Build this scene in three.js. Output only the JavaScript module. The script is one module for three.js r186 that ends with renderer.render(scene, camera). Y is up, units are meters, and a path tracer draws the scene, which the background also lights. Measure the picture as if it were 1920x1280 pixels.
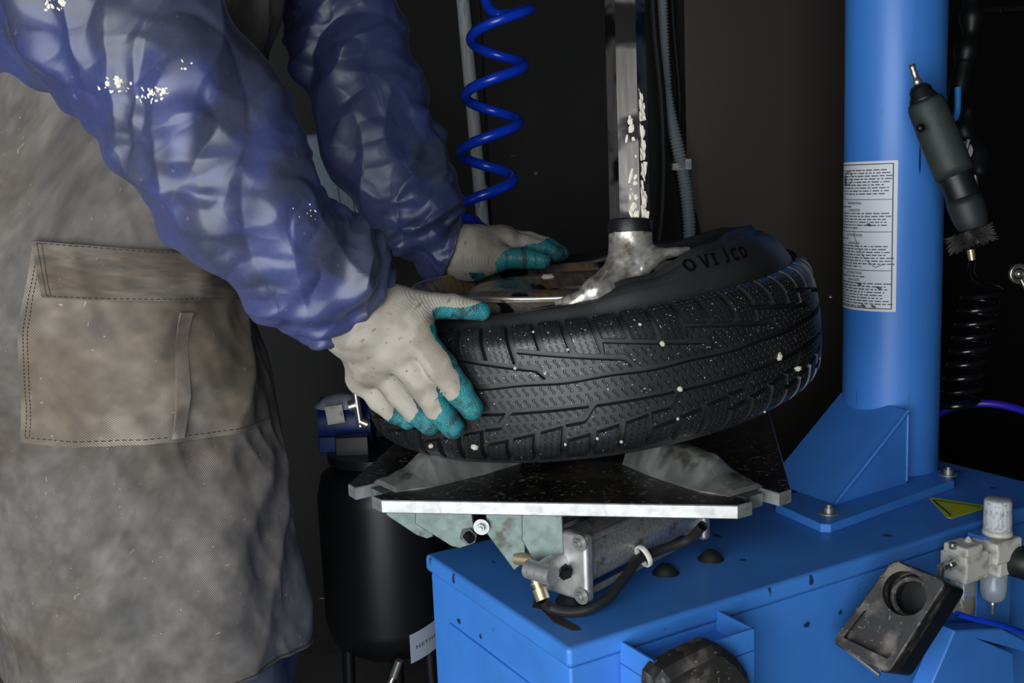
import * as THREE from 'three';
import { mergeGeometries, mergeVertices, toCreasedNormals } from 'three/addons/utils/BufferGeometryUtils.js';
import { RoundedBoxGeometry } from 'three/addons/geometries/RoundedBoxGeometry.js';
import { TextGeometry } from 'three/addons/geometries/TextGeometry.js';
import { FontLoader } from 'three/addons/loaders/FontLoader.js';
import { ImprovedNoise } from 'three/addons/math/ImprovedNoise.js';
import { RectAreaLightUniformsLib } from 'three/addons/lights/RectAreaLightUniformsLib.js';

// ------------------------------------------------------------------ camera, sky, light, exposure
const V = (x, y, z) => new THREE.Vector3(x, y, z);
const scene = new THREE.Scene();
const renderer = new THREE.WebGLRenderer();
renderer.toneMapping = THREE.LinearToneMapping;
renderer.toneMappingExposure = 1.0;
renderer.shadowMap.enabled = true;
const FOC = 1950;                                    // focal length in pixels of the 1920 x 1280 frame
const camera = new THREE.PerspectiveCamera(2 * Math.atan(640 / FOC) * 180 / Math.PI, 1.5, 0.05, 60);
camera.position.set(0, 1.2, 0);
camera.rotation.order = 'YXZ';
camera.rotation.set(-8.9 * Math.PI / 180, 0, -2.4 * Math.PI / 180);
camera.updateMatrixWorld(true);
scene.add(camera);
scene.background = new THREE.Color(0.86, 0.93, 1.0);  // overcast sky outside the open shop front
scene.backgroundIntensity = 1.0;
RectAreaLightUniformsLib.init();
const ROOM = { x0: -2.3, x1: 2.3, z0: -2.55, z1: 0.6, h: 2.75 };
const day = new THREE.RectAreaLight(new THREE.Color(0.93, 0.97, 1.0), 5.6, 2.35, 1.8);   // daylight in the doorway
day.position.set(-.925, .94, ROOM.z1 - 0.02); day.lookAt(-.925, .94, -2); day.name = 'doorway_daylight';
scene.add(day);

// ------------------------------------------------------------------ helpers: pixels to places
const camQ = camera.quaternion.clone();
const ray = (px, py) => V((px - 960) / FOC, -(py - 640) / FOC, -1).applyQuaternion(camQ);
const atD = (px, py, d) => ray(px, py).multiplyScalar(d).add(camera.position);
const onPlane = (px, py, p, n) => { const r = ray(px, py); return r.multiplyScalar(p.clone().sub(camera.position).dot(n) / r.dot(n)).add(camera.position); };
const onY = (px, py, y) => onPlane(px, py, V(0, y, 0), V(0, 1, 0));
const onZ = (px, py, z) => onPlane(px, py, V(0, 0, z), V(0, 0, 1));
const clamp = (x, a, b) => Math.min(b, Math.max(a, x)), lerp = (a, b, t) => a + (b - a) * t;
const smooth = (a, b, x) => { const t = clamp((x - a) / (b - a), 0, 1); return t * t * (3 - 2 * t); };
function curve1(list) { return x => { if (x <= list[0][0]) return list[0][1]; for (let i = 1; i < list.length; i++) if (x <= list[i][0]) { const t = (x - list[i - 1][0]) / (list[i][0] - list[i - 1][0]); return lerp(list[i - 1][1], list[i][1], t * t * (3 - 2 * t)); } return list[list.length - 1][1]; }; }
function rngOf(seed) { let s = seed >>> 0; return () => { s = (s + 0x6D2B79F5) >>> 0; let t = s; t = Math.imul(t ^ (t >>> 15), t | 1); t ^= t + Math.imul(t ^ (t >>> 7), t | 61); return ((t ^ (t >>> 14)) >>> 0) / 4294967296; }; }
const hash3 = (x, y, z) => { let h = Math.imul(x, 374761393) ^ Math.imul(y, 668265263) ^ Math.imul(z, 1274126177); h = Math.imul(h ^ (h >>> 13), 1274126177); return ((h ^ (h >>> 16)) >>> 0) / 4294967296; };
function noise3(x, y, z) {
  const xi = Math.floor(x), yi = Math.floor(y), zi = Math.floor(z); let u = x - xi, v = y - yi, w = z - zi;
  u = u * u * (3 - 2 * u); v = v * v * (3 - 2 * v); w = w * w * (3 - 2 * w);
  const L = (a, b, t) => a + (b - a) * t, h = hash3;
  return L(L(L(h(xi, yi, zi), h(xi + 1, yi, zi), u), L(h(xi, yi + 1, zi), h(xi + 1, yi + 1, zi), u), v), L(L(h(xi, yi, zi + 1), h(xi + 1, yi, zi + 1), u), L(h(xi, yi + 1, zi + 1), h(xi + 1, yi + 1, zi + 1), u), v), w) * 2 - 1;
}
const fbm3 = (x, y, z, o = 3) => { let s = 0, a = 0.5; for (let i = 0; i < o; i++) { s += a * noise3(x, y, z); x *= 2.03; y *= 2.03; z *= 2.03; a *= 0.5; } return s; };
// tileable 2-D noise, x and y in 0..1, n cells
function tn(x, y, n, seed = 0) {
  x *= n; y *= n; const xi = Math.floor(x), yi = Math.floor(y); let u = x - xi, v = y - yi; u = u * u * (3 - 2 * u); v = v * v * (3 - 2 * v);
  const m = k => ((k % n) + n) % n, h = (a, b) => hash3(m(a), m(b), seed);
  return lerp(lerp(h(xi, yi), h(xi + 1, yi), u), lerp(h(xi, yi + 1), h(xi + 1, yi + 1), u), v);
}
const tf = (x, y, n, o, seed = 0) => { let s = 0, a = 0.5, t = 0; for (let i = 0; i < o; i++) { s += a * tn(x, y, n, seed + i * 17); t += a; a *= 0.5; n *= 2; } return s / t; };
function tex(n, fn, metres, color = true) {             // fn(u, v) -> [r, g, b] in 0..1 (sRGB if colour); the tile is `metres` wide (or [w, h])
  const d = new Uint8Array(n * n * 4);
  for (let j = 0; j < n; j++) for (let i = 0; i < n; i++) { const c = fn(i / n, j / n), k = (j * n + i) * 4; for (let q = 0; q < 3; q++) d[k + q] = clamp((c.length ? c[q] : c) * 255, 0, 255); d[k + 3] = 255; }
  const t = new THREE.DataTexture(d, n, n); t.wrapS = t.wrapT = THREE.RepeatWrapping; t.magFilter = THREE.LinearFilter; t.minFilter = THREE.LinearMipmapLinearFilter; t.generateMipmaps = true;
  if (color) t.colorSpace = THREE.SRGBColorSpace;
  const m = Array.isArray(metres) ? metres : [metres, metres]; t.repeat.set(1 / m[0], 1 / m[1]); t.needsUpdate = true; return t;
}
const hex = h => [(h >> 16 & 255) / 255, (h >> 8 & 255) / 255, (h & 255) / 255];
const mixc = (a, b, t) => [lerp(a[0], b[0], t), lerp(a[1], b[1], t), lerp(a[2], b[2], t)];
const std = o => new THREE.MeshStandardMaterial(o), phy = o => new THREE.MeshPhysicalMaterial(o);

// ------------------------------------------------------------------ helpers: shapes
function metreUV(g) {                                    // box-projected uv in metres on an un-indexed copy
  if (g.index) g = g.toNonIndexed();
  const p = g.attributes.position, uv = new Float32Array(p.count * 2), a = V(), b = V(), c = V();
  for (let i = 0; i < p.count; i += 3) {
    a.fromBufferAttribute(p, i); b.fromBufferAttribute(p, i + 1); c.fromBufferAttribute(p, i + 2);
    const n = b.clone().sub(a).cross(c.clone().sub(a)), ax = Math.abs(n.x), ay = Math.abs(n.y), az = Math.abs(n.z);
    [a, b, c].forEach((q, k) => { const [u, v] = ay >= ax && ay >= az ? [q.x, q.z] : ax >= az ? [q.z, q.y] : [q.x, q.y]; uv[(i + k) * 2] = u; uv[(i + k) * 2 + 1] = v; });
  }
  g.setAttribute('uv', new THREE.BufferAttribute(uv, 2)); return g;
}
const merge = list => { const l = list.map(g => { g = g.index ? g.toNonIndexed() : g; for (const k of Object.keys(g.attributes)) if (!['position', 'normal', 'uv'].includes(k)) g.deleteAttribute(k); g.clearGroups(); return g; }); return l.length === 1 ? l[0] : mergeGeometries(l); };
const box = (w, h, d, x = 0, y = 0, z = 0, r = 0.002) => metreUV(new RoundedBoxGeometry(w, h, d, 2, Math.min(r, w * .49, h * .49, d * .49))).translate(x, y, z);
function orient(g, a, b) { const d = b.clone().sub(a), q = new THREE.Quaternion().setFromUnitVectors(V(0, 1, 0), d.clone().normalize()); return g.applyQuaternion(q).translate(a.x, a.y, a.z); }
const rod = (a, b, r0, r1 = r0, n = 20) => orient(new THREE.CylinderGeometry(r1, r0, a.distanceTo(b), n).translate(0, a.distanceTo(b) / 2, 0), a, b);
const lathe = (pts, n = 40) => new THREE.LatheGeometry(pts.map(p => new THREE.Vector2(p[0], p[1])), n);
const latheAB = (pts, a, b, n = 32) => { const L = a.distanceTo(b), mx = pts[pts.length - 1][1]; return orient(lathe(pts.map(p => [p[0], p[1] / mx * L]), n), a, b); };
function sweep(points, radius, seg = 120, n = 12, closed = false) {   // tube along points, radius may be a function of t
  const c = new THREE.CatmullRomCurve3(points, false, 'centripetal'), g = new THREE.TubeGeometry(c, seg, 1, n, closed), p = g.attributes.position;
  for (let i = 0; i <= seg; i++) { const t = i / seg, q = c.getPointAt(t), r = typeof radius === 'function' ? radius(t) : radius; for (let j = 0; j <= n; j++) { const k = i * (n + 1) + j; p.setXYZ(k, q.x + (p.getX(k) - q.x) * r, q.y + (p.getY(k) - q.y) * r, q.z + (p.getZ(k) - q.z) * r); } }
  g.computeVertexNormals(); return g;
}
function extr(pts, depth, bevel = 0.001, holes = []) {    // polygon (x, y) pushed back from z = 0 to z = -depth
  const s = new THREE.Shape(pts.map(p => new THREE.Vector2(p[0], p[1]))); for (const h of holes) s.holes.push(h);
  return new THREE.ExtrudeGeometry(s, { depth: depth - 2 * bevel, bevelEnabled: bevel > 0, bevelSize: bevel, bevelOffset: -bevel, bevelThickness: bevel, bevelSegments: 1, curveSegments: 20 }).translate(0, 0, -depth + bevel);
}
// a flat plate whose outline is read from pixels on the plane through p with normal n (towards the viewer), pushed back by depth
function plate(pxs, p, n, depth, bevel = 0.001) {
  const z = n.clone().normalize(), x = V(0, 1, 0).cross(z).normalize(), y = z.clone().cross(x), m = new THREE.Matrix4().makeBasis(x, y, z).setPosition(p);
  const inv = m.clone().invert();
  const pts = pxs.map(([a, b]) => onPlane(a, b, p, n).applyMatrix4(inv)).map(q => [q.x, q.y]);
  if (THREE.ShapeUtils.area(pts.map(q => new THREE.Vector2(q[0], q[1]))) < 0) pts.reverse();
  return extr(pts, depth, bevel).applyMatrix4(m);
}
function bolt(p, dir, r = 0.008, h = 0.006, washer = true) {
  const d = dir.clone().normalize(), L = [];
  if (washer) L.push(rod(p, p.clone().addScaledVector(d, 0.002), r * 1.75, r * 1.75, 24));
  L.push(rod(p.clone(), p.clone().addScaledVector(d, 0.002 + h), r, r * .96, 6));
  L.push(rod(p.clone(), p.clone().addScaledVector(d, 0.004 + h * 1.25), r * .55, r * .5, 12));
  return merge(L);
}
function nets(f, lo, hi, cell) {                          // naive surface nets over a distance field
  const nx = Math.ceil((hi.x - lo.x) / cell) + 1, ny = Math.ceil((hi.y - lo.y) / cell) + 1, nz = Math.ceil((hi.z - lo.z) / cell) + 1;
  const F = new Float32Array(nx * ny * nz), id = (i, j, k) => i + nx * (j + ny * k), idx = new Int32Array(nx * ny * nz).fill(-1), pos = [], tri = [];
  for (let k = 0; k < nz; k++) for (let j = 0; j < ny; j++) for (let i = 0; i < nx; i++) F[id(i, j, k)] = f(lo.x + i * cell, lo.y + j * cell, lo.z + k * cell);
  const E = [[0, 1], [0, 2], [0, 4], [1, 3], [1, 5], [2, 3], [2, 6], [3, 7], [4, 5], [4, 6], [5, 7], [6, 7]];
  for (let k = 0; k < nz - 1; k++) for (let j = 0; j < ny - 1; j++) for (let i = 0; i < nx - 1; i++) {
    const v = []; let neg = 0; for (let c = 0; c < 8; c++) { const q = F[id(i + (c & 1), j + (c >> 1 & 1), k + (c >> 2))]; v.push(q); if (q < 0) neg++; }
    if (neg === 0 || neg === 8) continue;
    let x = 0, y = 0, z = 0, n = 0;
    for (const [a, b] of E) if ((v[a] < 0) !== (v[b] < 0)) { const t = v[a] / (v[a] - v[b]); x += lerp(a & 1, b & 1, t); y += lerp(a >> 1 & 1, b >> 1 & 1, t); z += lerp(a >> 2, b >> 2, t); n++; }
    idx[id(i, j, k)] = pos.length / 3; pos.push(lo.x + (i + x / n) * cell, lo.y + (j + y / n) * cell, lo.z + (k + z / n) * cell);
  }
  const quad = (a, b, c, d, flip) => { if (a < 0 || b < 0 || c < 0 || d < 0) return; flip ? tri.push(a, c, b, a, d, c) : tri.push(a, b, c, a, c, d); };
  for (let k = 1; k < nz - 1; k++) for (let j = 1; j < ny - 1; j++) for (let i = 1; i < nx - 1; i++) {
    const s = F[id(i, j, k)] < 0;
    if (s !== F[id(i + 1, j, k)] < 0) quad(idx[id(i, j - 1, k - 1)], idx[id(i, j, k - 1)], idx[id(i, j, k)], idx[id(i, j - 1, k)], !s);
    if (s !== F[id(i, j + 1, k)] < 0) quad(idx[id(i - 1, j, k - 1)], idx[id(i - 1, j, k)], idx[id(i, j, k)], idx[id(i, j, k - 1)], !s);
    if (s !== F[id(i, j, k + 1)] < 0) quad(idx[id(i - 1, j - 1, k)], idx[id(i, j - 1, k)], idx[id(i, j, k)], idx[id(i - 1, j, k)], !s);
  }
  const g = new THREE.BufferGeometry(); g.setAttribute('position', new THREE.Float32BufferAttribute(pos, 3)); g.setIndex(tri); g.computeVertexNormals();
  const uv = new Float32Array(pos.length / 3 * 2); for (let i = 0; i < pos.length / 3; i++) { uv[2 * i] = pos[3 * i] + pos[3 * i + 2] * .7; uv[2 * i + 1] = pos[3 * i + 1] + pos[3 * i + 2] * .3; }
  g.setAttribute('uv', new THREE.BufferAttribute(uv, 2)); return g;
}
// tapered capsule distance
function cap(x, y, z, a, b, ra, rb) {
  const bx = b.x - a.x, by = b.y - a.y, bz = b.z - a.z, px = x - a.x, py = y - a.y, pz = z - a.z;
  const t = clamp((px * bx + py * by + pz * bz) / (bx * bx + by * by + bz * bz + 1e-12), 0, 1), dx = px - bx * t, dy = py - by * t, dz = pz - bz * t;
  return Math.sqrt(dx * dx + dy * dy + dz * dz) - (ra + (rb - ra) * t);
}
const smin = (a, b, k) => { const h = Math.max(k - Math.abs(a - b), 0) / k; return Math.min(a, b) - h * h * k * .25; };
function boundsOf(bones, pad) { const lo = V(9, 9, 9), hi = V(-9, -9, -9); for (const [a, b, ra, rb] of bones) for (const [p, r] of [[a, ra], [b, rb]]) { lo.min(p.clone().subScalar(r + pad)); hi.max(p.clone().addScalar(r + pad)); } return [lo, hi]; }
function grid(nu, nv, fn, uvs) {                          // sheet from fn(i/nu, j/nv); uvs(u, v) optional
  const pos = [], uv = [], ix = [];
  for (let j = 0; j <= nv; j++) for (let i = 0; i <= nu; i++) { const p = fn(i / nu, j / nv); pos.push(p.x, p.y, p.z); const q = uvs ? uvs(i / nu, j / nv) : [i / nu, j / nv]; uv.push(q[0], q[1]); }
  for (let j = 0; j < nv; j++) for (let i = 0; i < nu; i++) { const a = j * (nu + 1) + i; ix.push(a, a + 1, a + nu + 2, a, a + nu + 2, a + nu + 1); }
  const g = new THREE.BufferGeometry(); g.setAttribute('position', new THREE.Float32BufferAttribute(pos, 3)); g.setAttribute('uv', new THREE.Float32BufferAttribute(uv, 2)); g.setIndex(ix); g.computeVertexNormals(); return g;
}
// a sheet with thickness: two grids and the rim between them
function slab(nu, nv, top, bot, uvs) {
  const A = grid(nu, nv, top, uvs), B = grid(nu, nv, bot, uvs), bi = B.index.array; for (let i = 0; i < bi.length; i += 3) { const t = bi[i]; bi[i] = bi[i + 1]; bi[i + 1] = t; } B.computeVertexNormals();
  const rim = [], per = []; for (let i = 0; i < nu; i++) per.push([i / nu, 0]); for (let j = 0; j < nv; j++) per.push([1, j / nv]); for (let i = nu; i > 0; i--) per.push([i / nu, 1]); for (let j = nv; j > 0; j--) per.push([0, j / nv]);
  for (let k = 0; k < per.length; k++) { const [a, b] = per[k], [c, d] = per[(k + 1) % per.length], p = top(a, b), q = top(c, d), r = bot(c, d), s = bot(a, b); for (const w of [p, s, q, q, s, r]) rim.push(w.x, w.y, w.z); }
  const R = new THREE.BufferGeometry(); R.setAttribute('position', new THREE.Float32BufferAttribute(rim, 3)); R.setAttribute('uv', new THREE.BufferAttribute(new Float32Array(rim.length / 3 * 2), 2)); R.computeVertexNormals();
  return merge([A, B, R]);
}

// ------------------------------------------------------------------ helpers: naming
const taken = {};
const numbered = n => { const k = taken[n] = (taken[n] ?? -1) + 1; return k ? n + '_' + String(k).padStart(3, '0') : n; };
function part(parent, name, geo, mat, label) { const m = new THREE.Mesh(geo, mat); m.name = name; m.castShadow = m.receiveShadow = true; if (label) m.userData.label = label; parent.add(m); return m; }
function thing(name, label, category, pos = V(0, 0, 0), group) { const o = new THREE.Group(); o.name = numbered(name); o.position.copy(pos); o.userData = { label, category }; if (group) o.userData.group = group; scene.add(o); return o; }
function single(name, geo, mat, label, category, group) {
  geo.computeBoundingBox(); const c = geo.boundingBox.getCenter(V()); c.y = geo.boundingBox.min.y; geo.translate(-c.x, -c.y, -c.z);
  const m = part(scene, numbered(name), geo, mat); m.position.copy(c); m.userData = { label, category }; if (group) m.userData.group = group; return m;
}
function struct(name, geo, mat, label) { const m = part(scene, name, geo, mat); m.userData = { kind: 'structure', label, category: name.split('_')[0] }; return m; }
// parts given in world coordinates under a thing placed at pos
const at = (t, g) => g.translate(-t.position.x, -t.position.y, -t.position.z);

// ------------------------------------------------------------------ materials
const rnd = rngOf(7);
function paintTex(base, chip, size, amount, seed) {
  return tex(512, (u, v) => { let c = hex(base); const f = tf(u, v, 6, 4, seed) - .5; c = c.map(q => q * (1 + f * .16)); const s = tf(u, v, 22, 2, seed + 3), s2 = tf(u, v, 60, 1, seed + 5); if (s > amount || s2 > .985) c = mixc(c, hex(chip), clamp((Math.max(s - amount, (s2 - .985)) * 30), 0, .85)); return c; }, size);
}
const paintRough = tex(256, (u, v) => { const q = .36 + .3 * tf(u, v, 8, 4, 91); return [q, q, q]; }, .5, false);
const M = {};
M.blue = phy({ map: paintTex(0x3b7dd0, 0x14233f, .55, .885, 3), roughness: 1, roughnessMap: paintRough, clearcoat: .25, clearcoatRoughness: .35 });
M.blueLight = M.blue;
const steelTex = (base, dirt, size, seed, k = .55) => tex(512, (u, v) => { const f = tf(u, v, 7, 5, seed), s = tf(u * 1, v, 24, 3, seed + 9); return mixc(hex(base).map(q => q * (.85 + .3 * s)), hex(dirt), smooth(k, k + .18, f)); }, size);
M.zinc = std({ map: steelTex(0xa3a6a2, 0x5a564c, .3, 21, .6), metalness: .75, roughness: .4 });
M.zincGreen = std({ map: steelTex(0x5f6d68, 0x3f3f38, .2, 25, .66), metalness: .55, roughness: .4 });
M.alu = std({ map: steelTex(0xbdbdbb, 0x8a857c, .3, 31, .66), metalness: .8, roughness: .45 });
M.bareEdge = std({ map: steelTex(0xa6a6a5, 0x807c76, .2, 35, .66), metalness: .7, roughness: .42 });
M.chrome = std({ map: steelTex(0xd8d6d0, 0x6a5f4e, .1, 41, .6), metalness: .9, roughness: .27 });
M.head = std({ map: tex(512, (u, v) => { const f = tf(u, v, 9, 4, 43), g = tf(u, v, 30, 2, 47), d = tf(u, v, 14, 3, 49); let c = mixc([.74, .73, .71], [.50, .46, .40], smooth(.4, .8, d) * .8); return mixc(c, [.82, .79, .70], smooth(.5, .68, f) * smooth(.3, .7, g) * .8); }, .09), metalness: .7, roughness: .33 });
M.greasyTop = phy({ map: tex(512, (u, v) => { const g = tf(u, v, 9, 4, 51), s = tf(u, v, 70, 2, 53), w = tf(u, v, 12, 2, 58); let c = mixc([.085, .08, .078], [.2, .18, .16], smooth(.45, .7, g)); if (s > .71 && w > .46) c = mixc(c, [.62, .6, .56], .7); return c; }, .3), roughness: .38, metalness: .35, clearcoat: .3, clearcoatRoughness: .3 });
M.barSteel = std({ map: tex(512, (u, v) => { const f = tf(u * .5, v, 6, 4, 61), s = tf(u, v * .1, 60, 2, 62); return mixc([.34 + .14 * s, .33 + .13 * s, .32 + .12 * s], [.09, .085, .08], smooth(.5, .68, f)); }, .25), metalness: .75, roughness: .38 });
M.blackSteel = std({ color: 0x1b1b1c, metalness: .4, roughness: .42 });
M.blackPlastic = std({ color: 0x131416, roughness: .45 });
M.blackRubber = std({ color: 0x17181a, roughness: .6 });
M.blackDirty = std({ map: tex(256, (u, v) => { const f = tf(u, v, 6, 4, 71), s = tf(u, v, 40, 2, 74); let c = mixc([.125, .12, .12], [.42, .39, .355], smooth(.40, .74, f)); if (s > .8) c = mixc(c, [.6, .58, .54], .5); return c; }, .16), roughness: .6 });
M.brass = std({ color: 0xb3a684, metalness: .75, roughness: .38 });
M.hoseBlue = phy({ color: 0x0f3fd0, roughness: .28, clearcoat: .4, clearcoatRoughness: .2 });
M.hosePurple = phy({ color: 0x2b1fa8, roughness: .35 });
M.greyPvc = std({ map: tex(256, (u, v) => { const f = tf(u, v, 10, 3, 81); return mixc([.74, .75, .76], [.58, .58, .57], smooth(.5, .8, f)); }, .2), roughness: .5 });
M.greyConduit = std({ color: 0x8b9499, roughness: .5 });
M.offWhite = std({ map: tex(256, (u, v) => { const f = tf(u, v, 8, 4, 85); return mixc([.80, .79, .75], [.58, .55, .50], smooth(.5, .85, f)); }, .15), roughness: .5 });
M.stone = std({ color: 0xb3ab9c, roughness: .9 });

// ------------------------------------------------------------------ the room: a dark shop, open to daylight behind the camera
const wallTex = tex(512, (u, v) => { const f = tf(u, v, 5, 4, 101), s = tf(u, v, 90, 1, 103); let c = mixc([.038, .030, .030], [.058, .047, .045], f); if (s > .995) c = [.5, .48, .45]; return c; }, 1.1);
M.wall = phy({ map: wallTex, roughness: .5, specularIntensity: .35 });
M.wallSatin = std({ color: 0x4a4540, roughness: .45, metalness: .7 });
M.wallDull = std({ color: 0x1a1817, roughness: .8 });
M.concrete = std({ map: tex(512, (u, v) => { const f = tf(u, v, 8, 5, 111); return mixc([.20, .19, .185], [.30, .29, .28], f); }, 1.2), roughness: .85 });
{
  const W = ROOM.x1 - ROOM.x0, D = ROOM.z1 - ROOM.z0, zc = (ROOM.z0 + ROOM.z1) / 2;
  struct('floor', box(W + .2, .12, D + .1, 0, -.06, zc), M.concrete, 'dark grey concrete workshop floor');
  struct('ceiling', box(W + .2, .1, D, 0, ROOM.h + .05, zc), M.wallDull, 'dark sheet ceiling of the workshop');
  struct('wall_left', box(.1, ROOM.h, D, ROOM.x0 - .05, ROOM.h / 2, zc), M.wallDull, 'dark left wall of the workshop');
  struct('wall_right', box(.1, ROOM.h, D, ROOM.x1 + .05, ROOM.h / 2, zc), M.wallDull, 'dark right wall of the workshop');
  const wb = struct('wall_back', box(W + .2, ROOM.h, .1, 0, ROOM.h / 2, ROOM.z0 - .055), M.wallDull, 'dark brown sheet wall behind the tyre changer');
  // sheet panels with joints, read from the faint vertical seams
  const xs = [ROOM.x0, onZ(930, 300, ROOM.z0).x - .62, onZ(930, 300, ROOM.z0).x - .02, onZ(1285, 300, ROOM.z0).x, onZ(1562, 300, ROOM.z0).x + .1, ROOM.x1];
  for (let i = 0; i + 1 < xs.length; i++) {
    const p = part(wb, 'panel', box(xs[i + 1] - xs[i] - .004, ROOM.h - .01, .008, 0, 0, 0, .001), i === 3 ? M.wallSatin : M.wall);
    p.position.set((xs[i] + xs[i + 1]) / 2, ROOM.h / 2, ROOM.z0);
  }
  for (const [x, y] of [[1558, 557], [1005, 325], [950, 320]]) { const q = onZ(x, y, ROOM.z0 + .004); part(wb, 'screw', lathe([[0, .004], [.004, .0032], [.0062, 0]], 14).rotateX(Math.PI / 2).translate(q.x, q.y, q.z), M.chrome); }
  struct('wall_front', merge([box(2.05, ROOM.h, .1, 1.275, ROOM.h / 2, ROOM.z1 + .05), box(.2, ROOM.h, .1, -2.2, ROOM.h / 2, ROOM.z1 + .05), box(2.35, .88, .1, -.925, ROOM.h - .44, ROOM.z1 + .05)]), M.wallDull, 'dark front wall beside the open shop door');
  struct('ground', box(16, .1, 12, 0, -.13, ROOM.z1 + 6), M.concrete, 'pale concrete yard outside the open front');
}

// ------------------------------------------------------------------ tyre changer (one machine: cabinet, column, turntable, mounting arm)
const TY = .82, CY = .66;                                                 // table top and cabinet top
const tEx = V(.983, 0, .1826).normalize(), tEb = V(.1826, 0, -.983).normalize();
const F0 = onY(690, 937, TY), TC = F0.clone().addScaledVector(tEx, .229).addScaledVector(tEb, .277); TC.y = TY;
const c0 = onY(1065, 1217, CY), cl = onY(823, 1031, CY), cr = onY(1846, 963, CY);
const dirR0 = cr.clone().sub(c0).normalize(), dirL0 = cl.clone().sub(c0).normalize();
// make the corner square: turn both by half of what is missing
const miss = (Math.acos(dirR0.dot(dirL0)) - Math.PI / 2) / 2;
const dirR = dirR0.clone().applyAxisAngle(V(0, 1, 0), -miss * .55 * Math.sign(dirL0.clone().cross(dirR0).y)), dirL = V(0, 1, 0).cross(dirR).normalize();
if (dirL.dot(dirL0) < 0) dirL.negate();
const nF = dirL.clone().negate(), nL = dirR.clone().negate();             // outward normals of front and left faces
const tc = thing('tyre_changer', 'blue tyre changing machine with thick column, square clamping turntable and steel mounting bar', 'tyre changer', V(c0.x + dirR.x * .4 + dirL.x * .2, 0, c0.z + dirR.z * .4 + dirL.z * .2));
const T = (name, geo, mat, parent = tc, label) => part(parent, name, parent === tc ? at(tc, geo) : geo, mat, label);
const sub = (parent, name, geo, mat, label) => part(parent, name, at(tc, geo), mat, label);    // sub-parts: parents sit at the machine's origin
const CW = .98, CD = .385;
const cabM = new THREE.Matrix4().makeBasis(dirR, V(0, 1, 0), dirR.clone().cross(V(0, 1, 0))).setPosition(c0.x, 0, c0.z);
const cab = (r, y, l) => V(c0.x, 0, c0.z).addScaledVector(dirR, r).addScaledVector(dirL, l).add(V(0, y, 0));
const cabBox = (r0, r1, y0, y1, l0, l1, bev = .004) => box(r1 - r0, y1 - y0, l1 - l0, 0, 0, 0, bev).applyMatrix4(new THREE.Matrix4().makeBasis(dirR, V(0, 1, 0), dirR.clone().cross(V(0, 1, 0))).setPosition(cab((r0 + r1) / 2, (y0 + y1) / 2, (l0 + l1) / 2)));
const cabinet = T('cabinet', cabBox(.006, CW - .006, .04, CY - .028, .006, CD - .006), M.blue);
sub(cabinet, 'lid', cabBox(0, CW, CY - .026, CY, 0, CD, .007), M.blue);
for (const [a, b] of [[.05, .05], [CW - .05, .05], [.05, CD - .05], [CW - .05, CD - .05]]) sub(cabinet, 'foot', rod(cab(a, 0, b), cab(a, .045, b), .03, .026), M.blackRubber);
// pressed side cover on the left face
sub(cabinet, 'side_cover', cabBox(.002, .0075, .12, CY - .085, .07, .32, .002), M.blue);
// open-topped pedal housing on the front face
{
  const A = onPlane(1165, 1206, c0, nF), B = onPlane(1350, 1142, c0, nF), r0 = A.clone().sub(c0).dot(dirR), r1 = B.clone().sub(c0).dot(dirR), y = (A.y + B.y) / 2;
  const Fp = onY(1216, 1244, y), out = -Fp.clone().sub(c0).dot(dirL), t = .004;
  sub(cabinet, 'pedal_housing', merge([cabBox(r0, r0 + t, .1, y, -out, .004, .001), cabBox(r1 - t, r1, .1, y, -out, .004, .001), cabBox(r0, r1, .1, y, -out, -out + t, .001), cabBox(r0, r1, y - .03, y - .026, -out, .004, .001)]), M.blue, 'open-topped blue housing over the pedal');
  const pp = onPlane(1330, 1262, cab(0, 0, -out - .012), nF);
  const pd = [[1238, 1300], [1240, 1278], [1252, 1262], [1290, 1240], [1345, 1214], [1362, 1216], [1390, 1238], [1412, 1268], [1424, 1310], [1400, 1420], [1260, 1420]];
  sub(cabinet, 'pedal_pad', plate(pd, pp.clone().addScaledVector(nF, .016), nF, .045, .010), M.blackDirty, 'scuffed black pad on the pedal housing');
}
// black half-round plugs on the lid
for (const [x, y, r] of [[1248, 1066, .0165], [1333, 1040, .0165], [1072, 1118, .019]]) { const p = onY(x, y + 8, CY); sub(cabinet, 'plug', lathe([[0, r * .82], [r * .5, r * .72], [r * .85, r * .4], [r * .98, r * .12], [r * 1.12, .001], [r * 1.12, 0]], 28).translate(p.x, p.y, p.z), M.blackRubber, 'black domed rubber plug'); }
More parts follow.
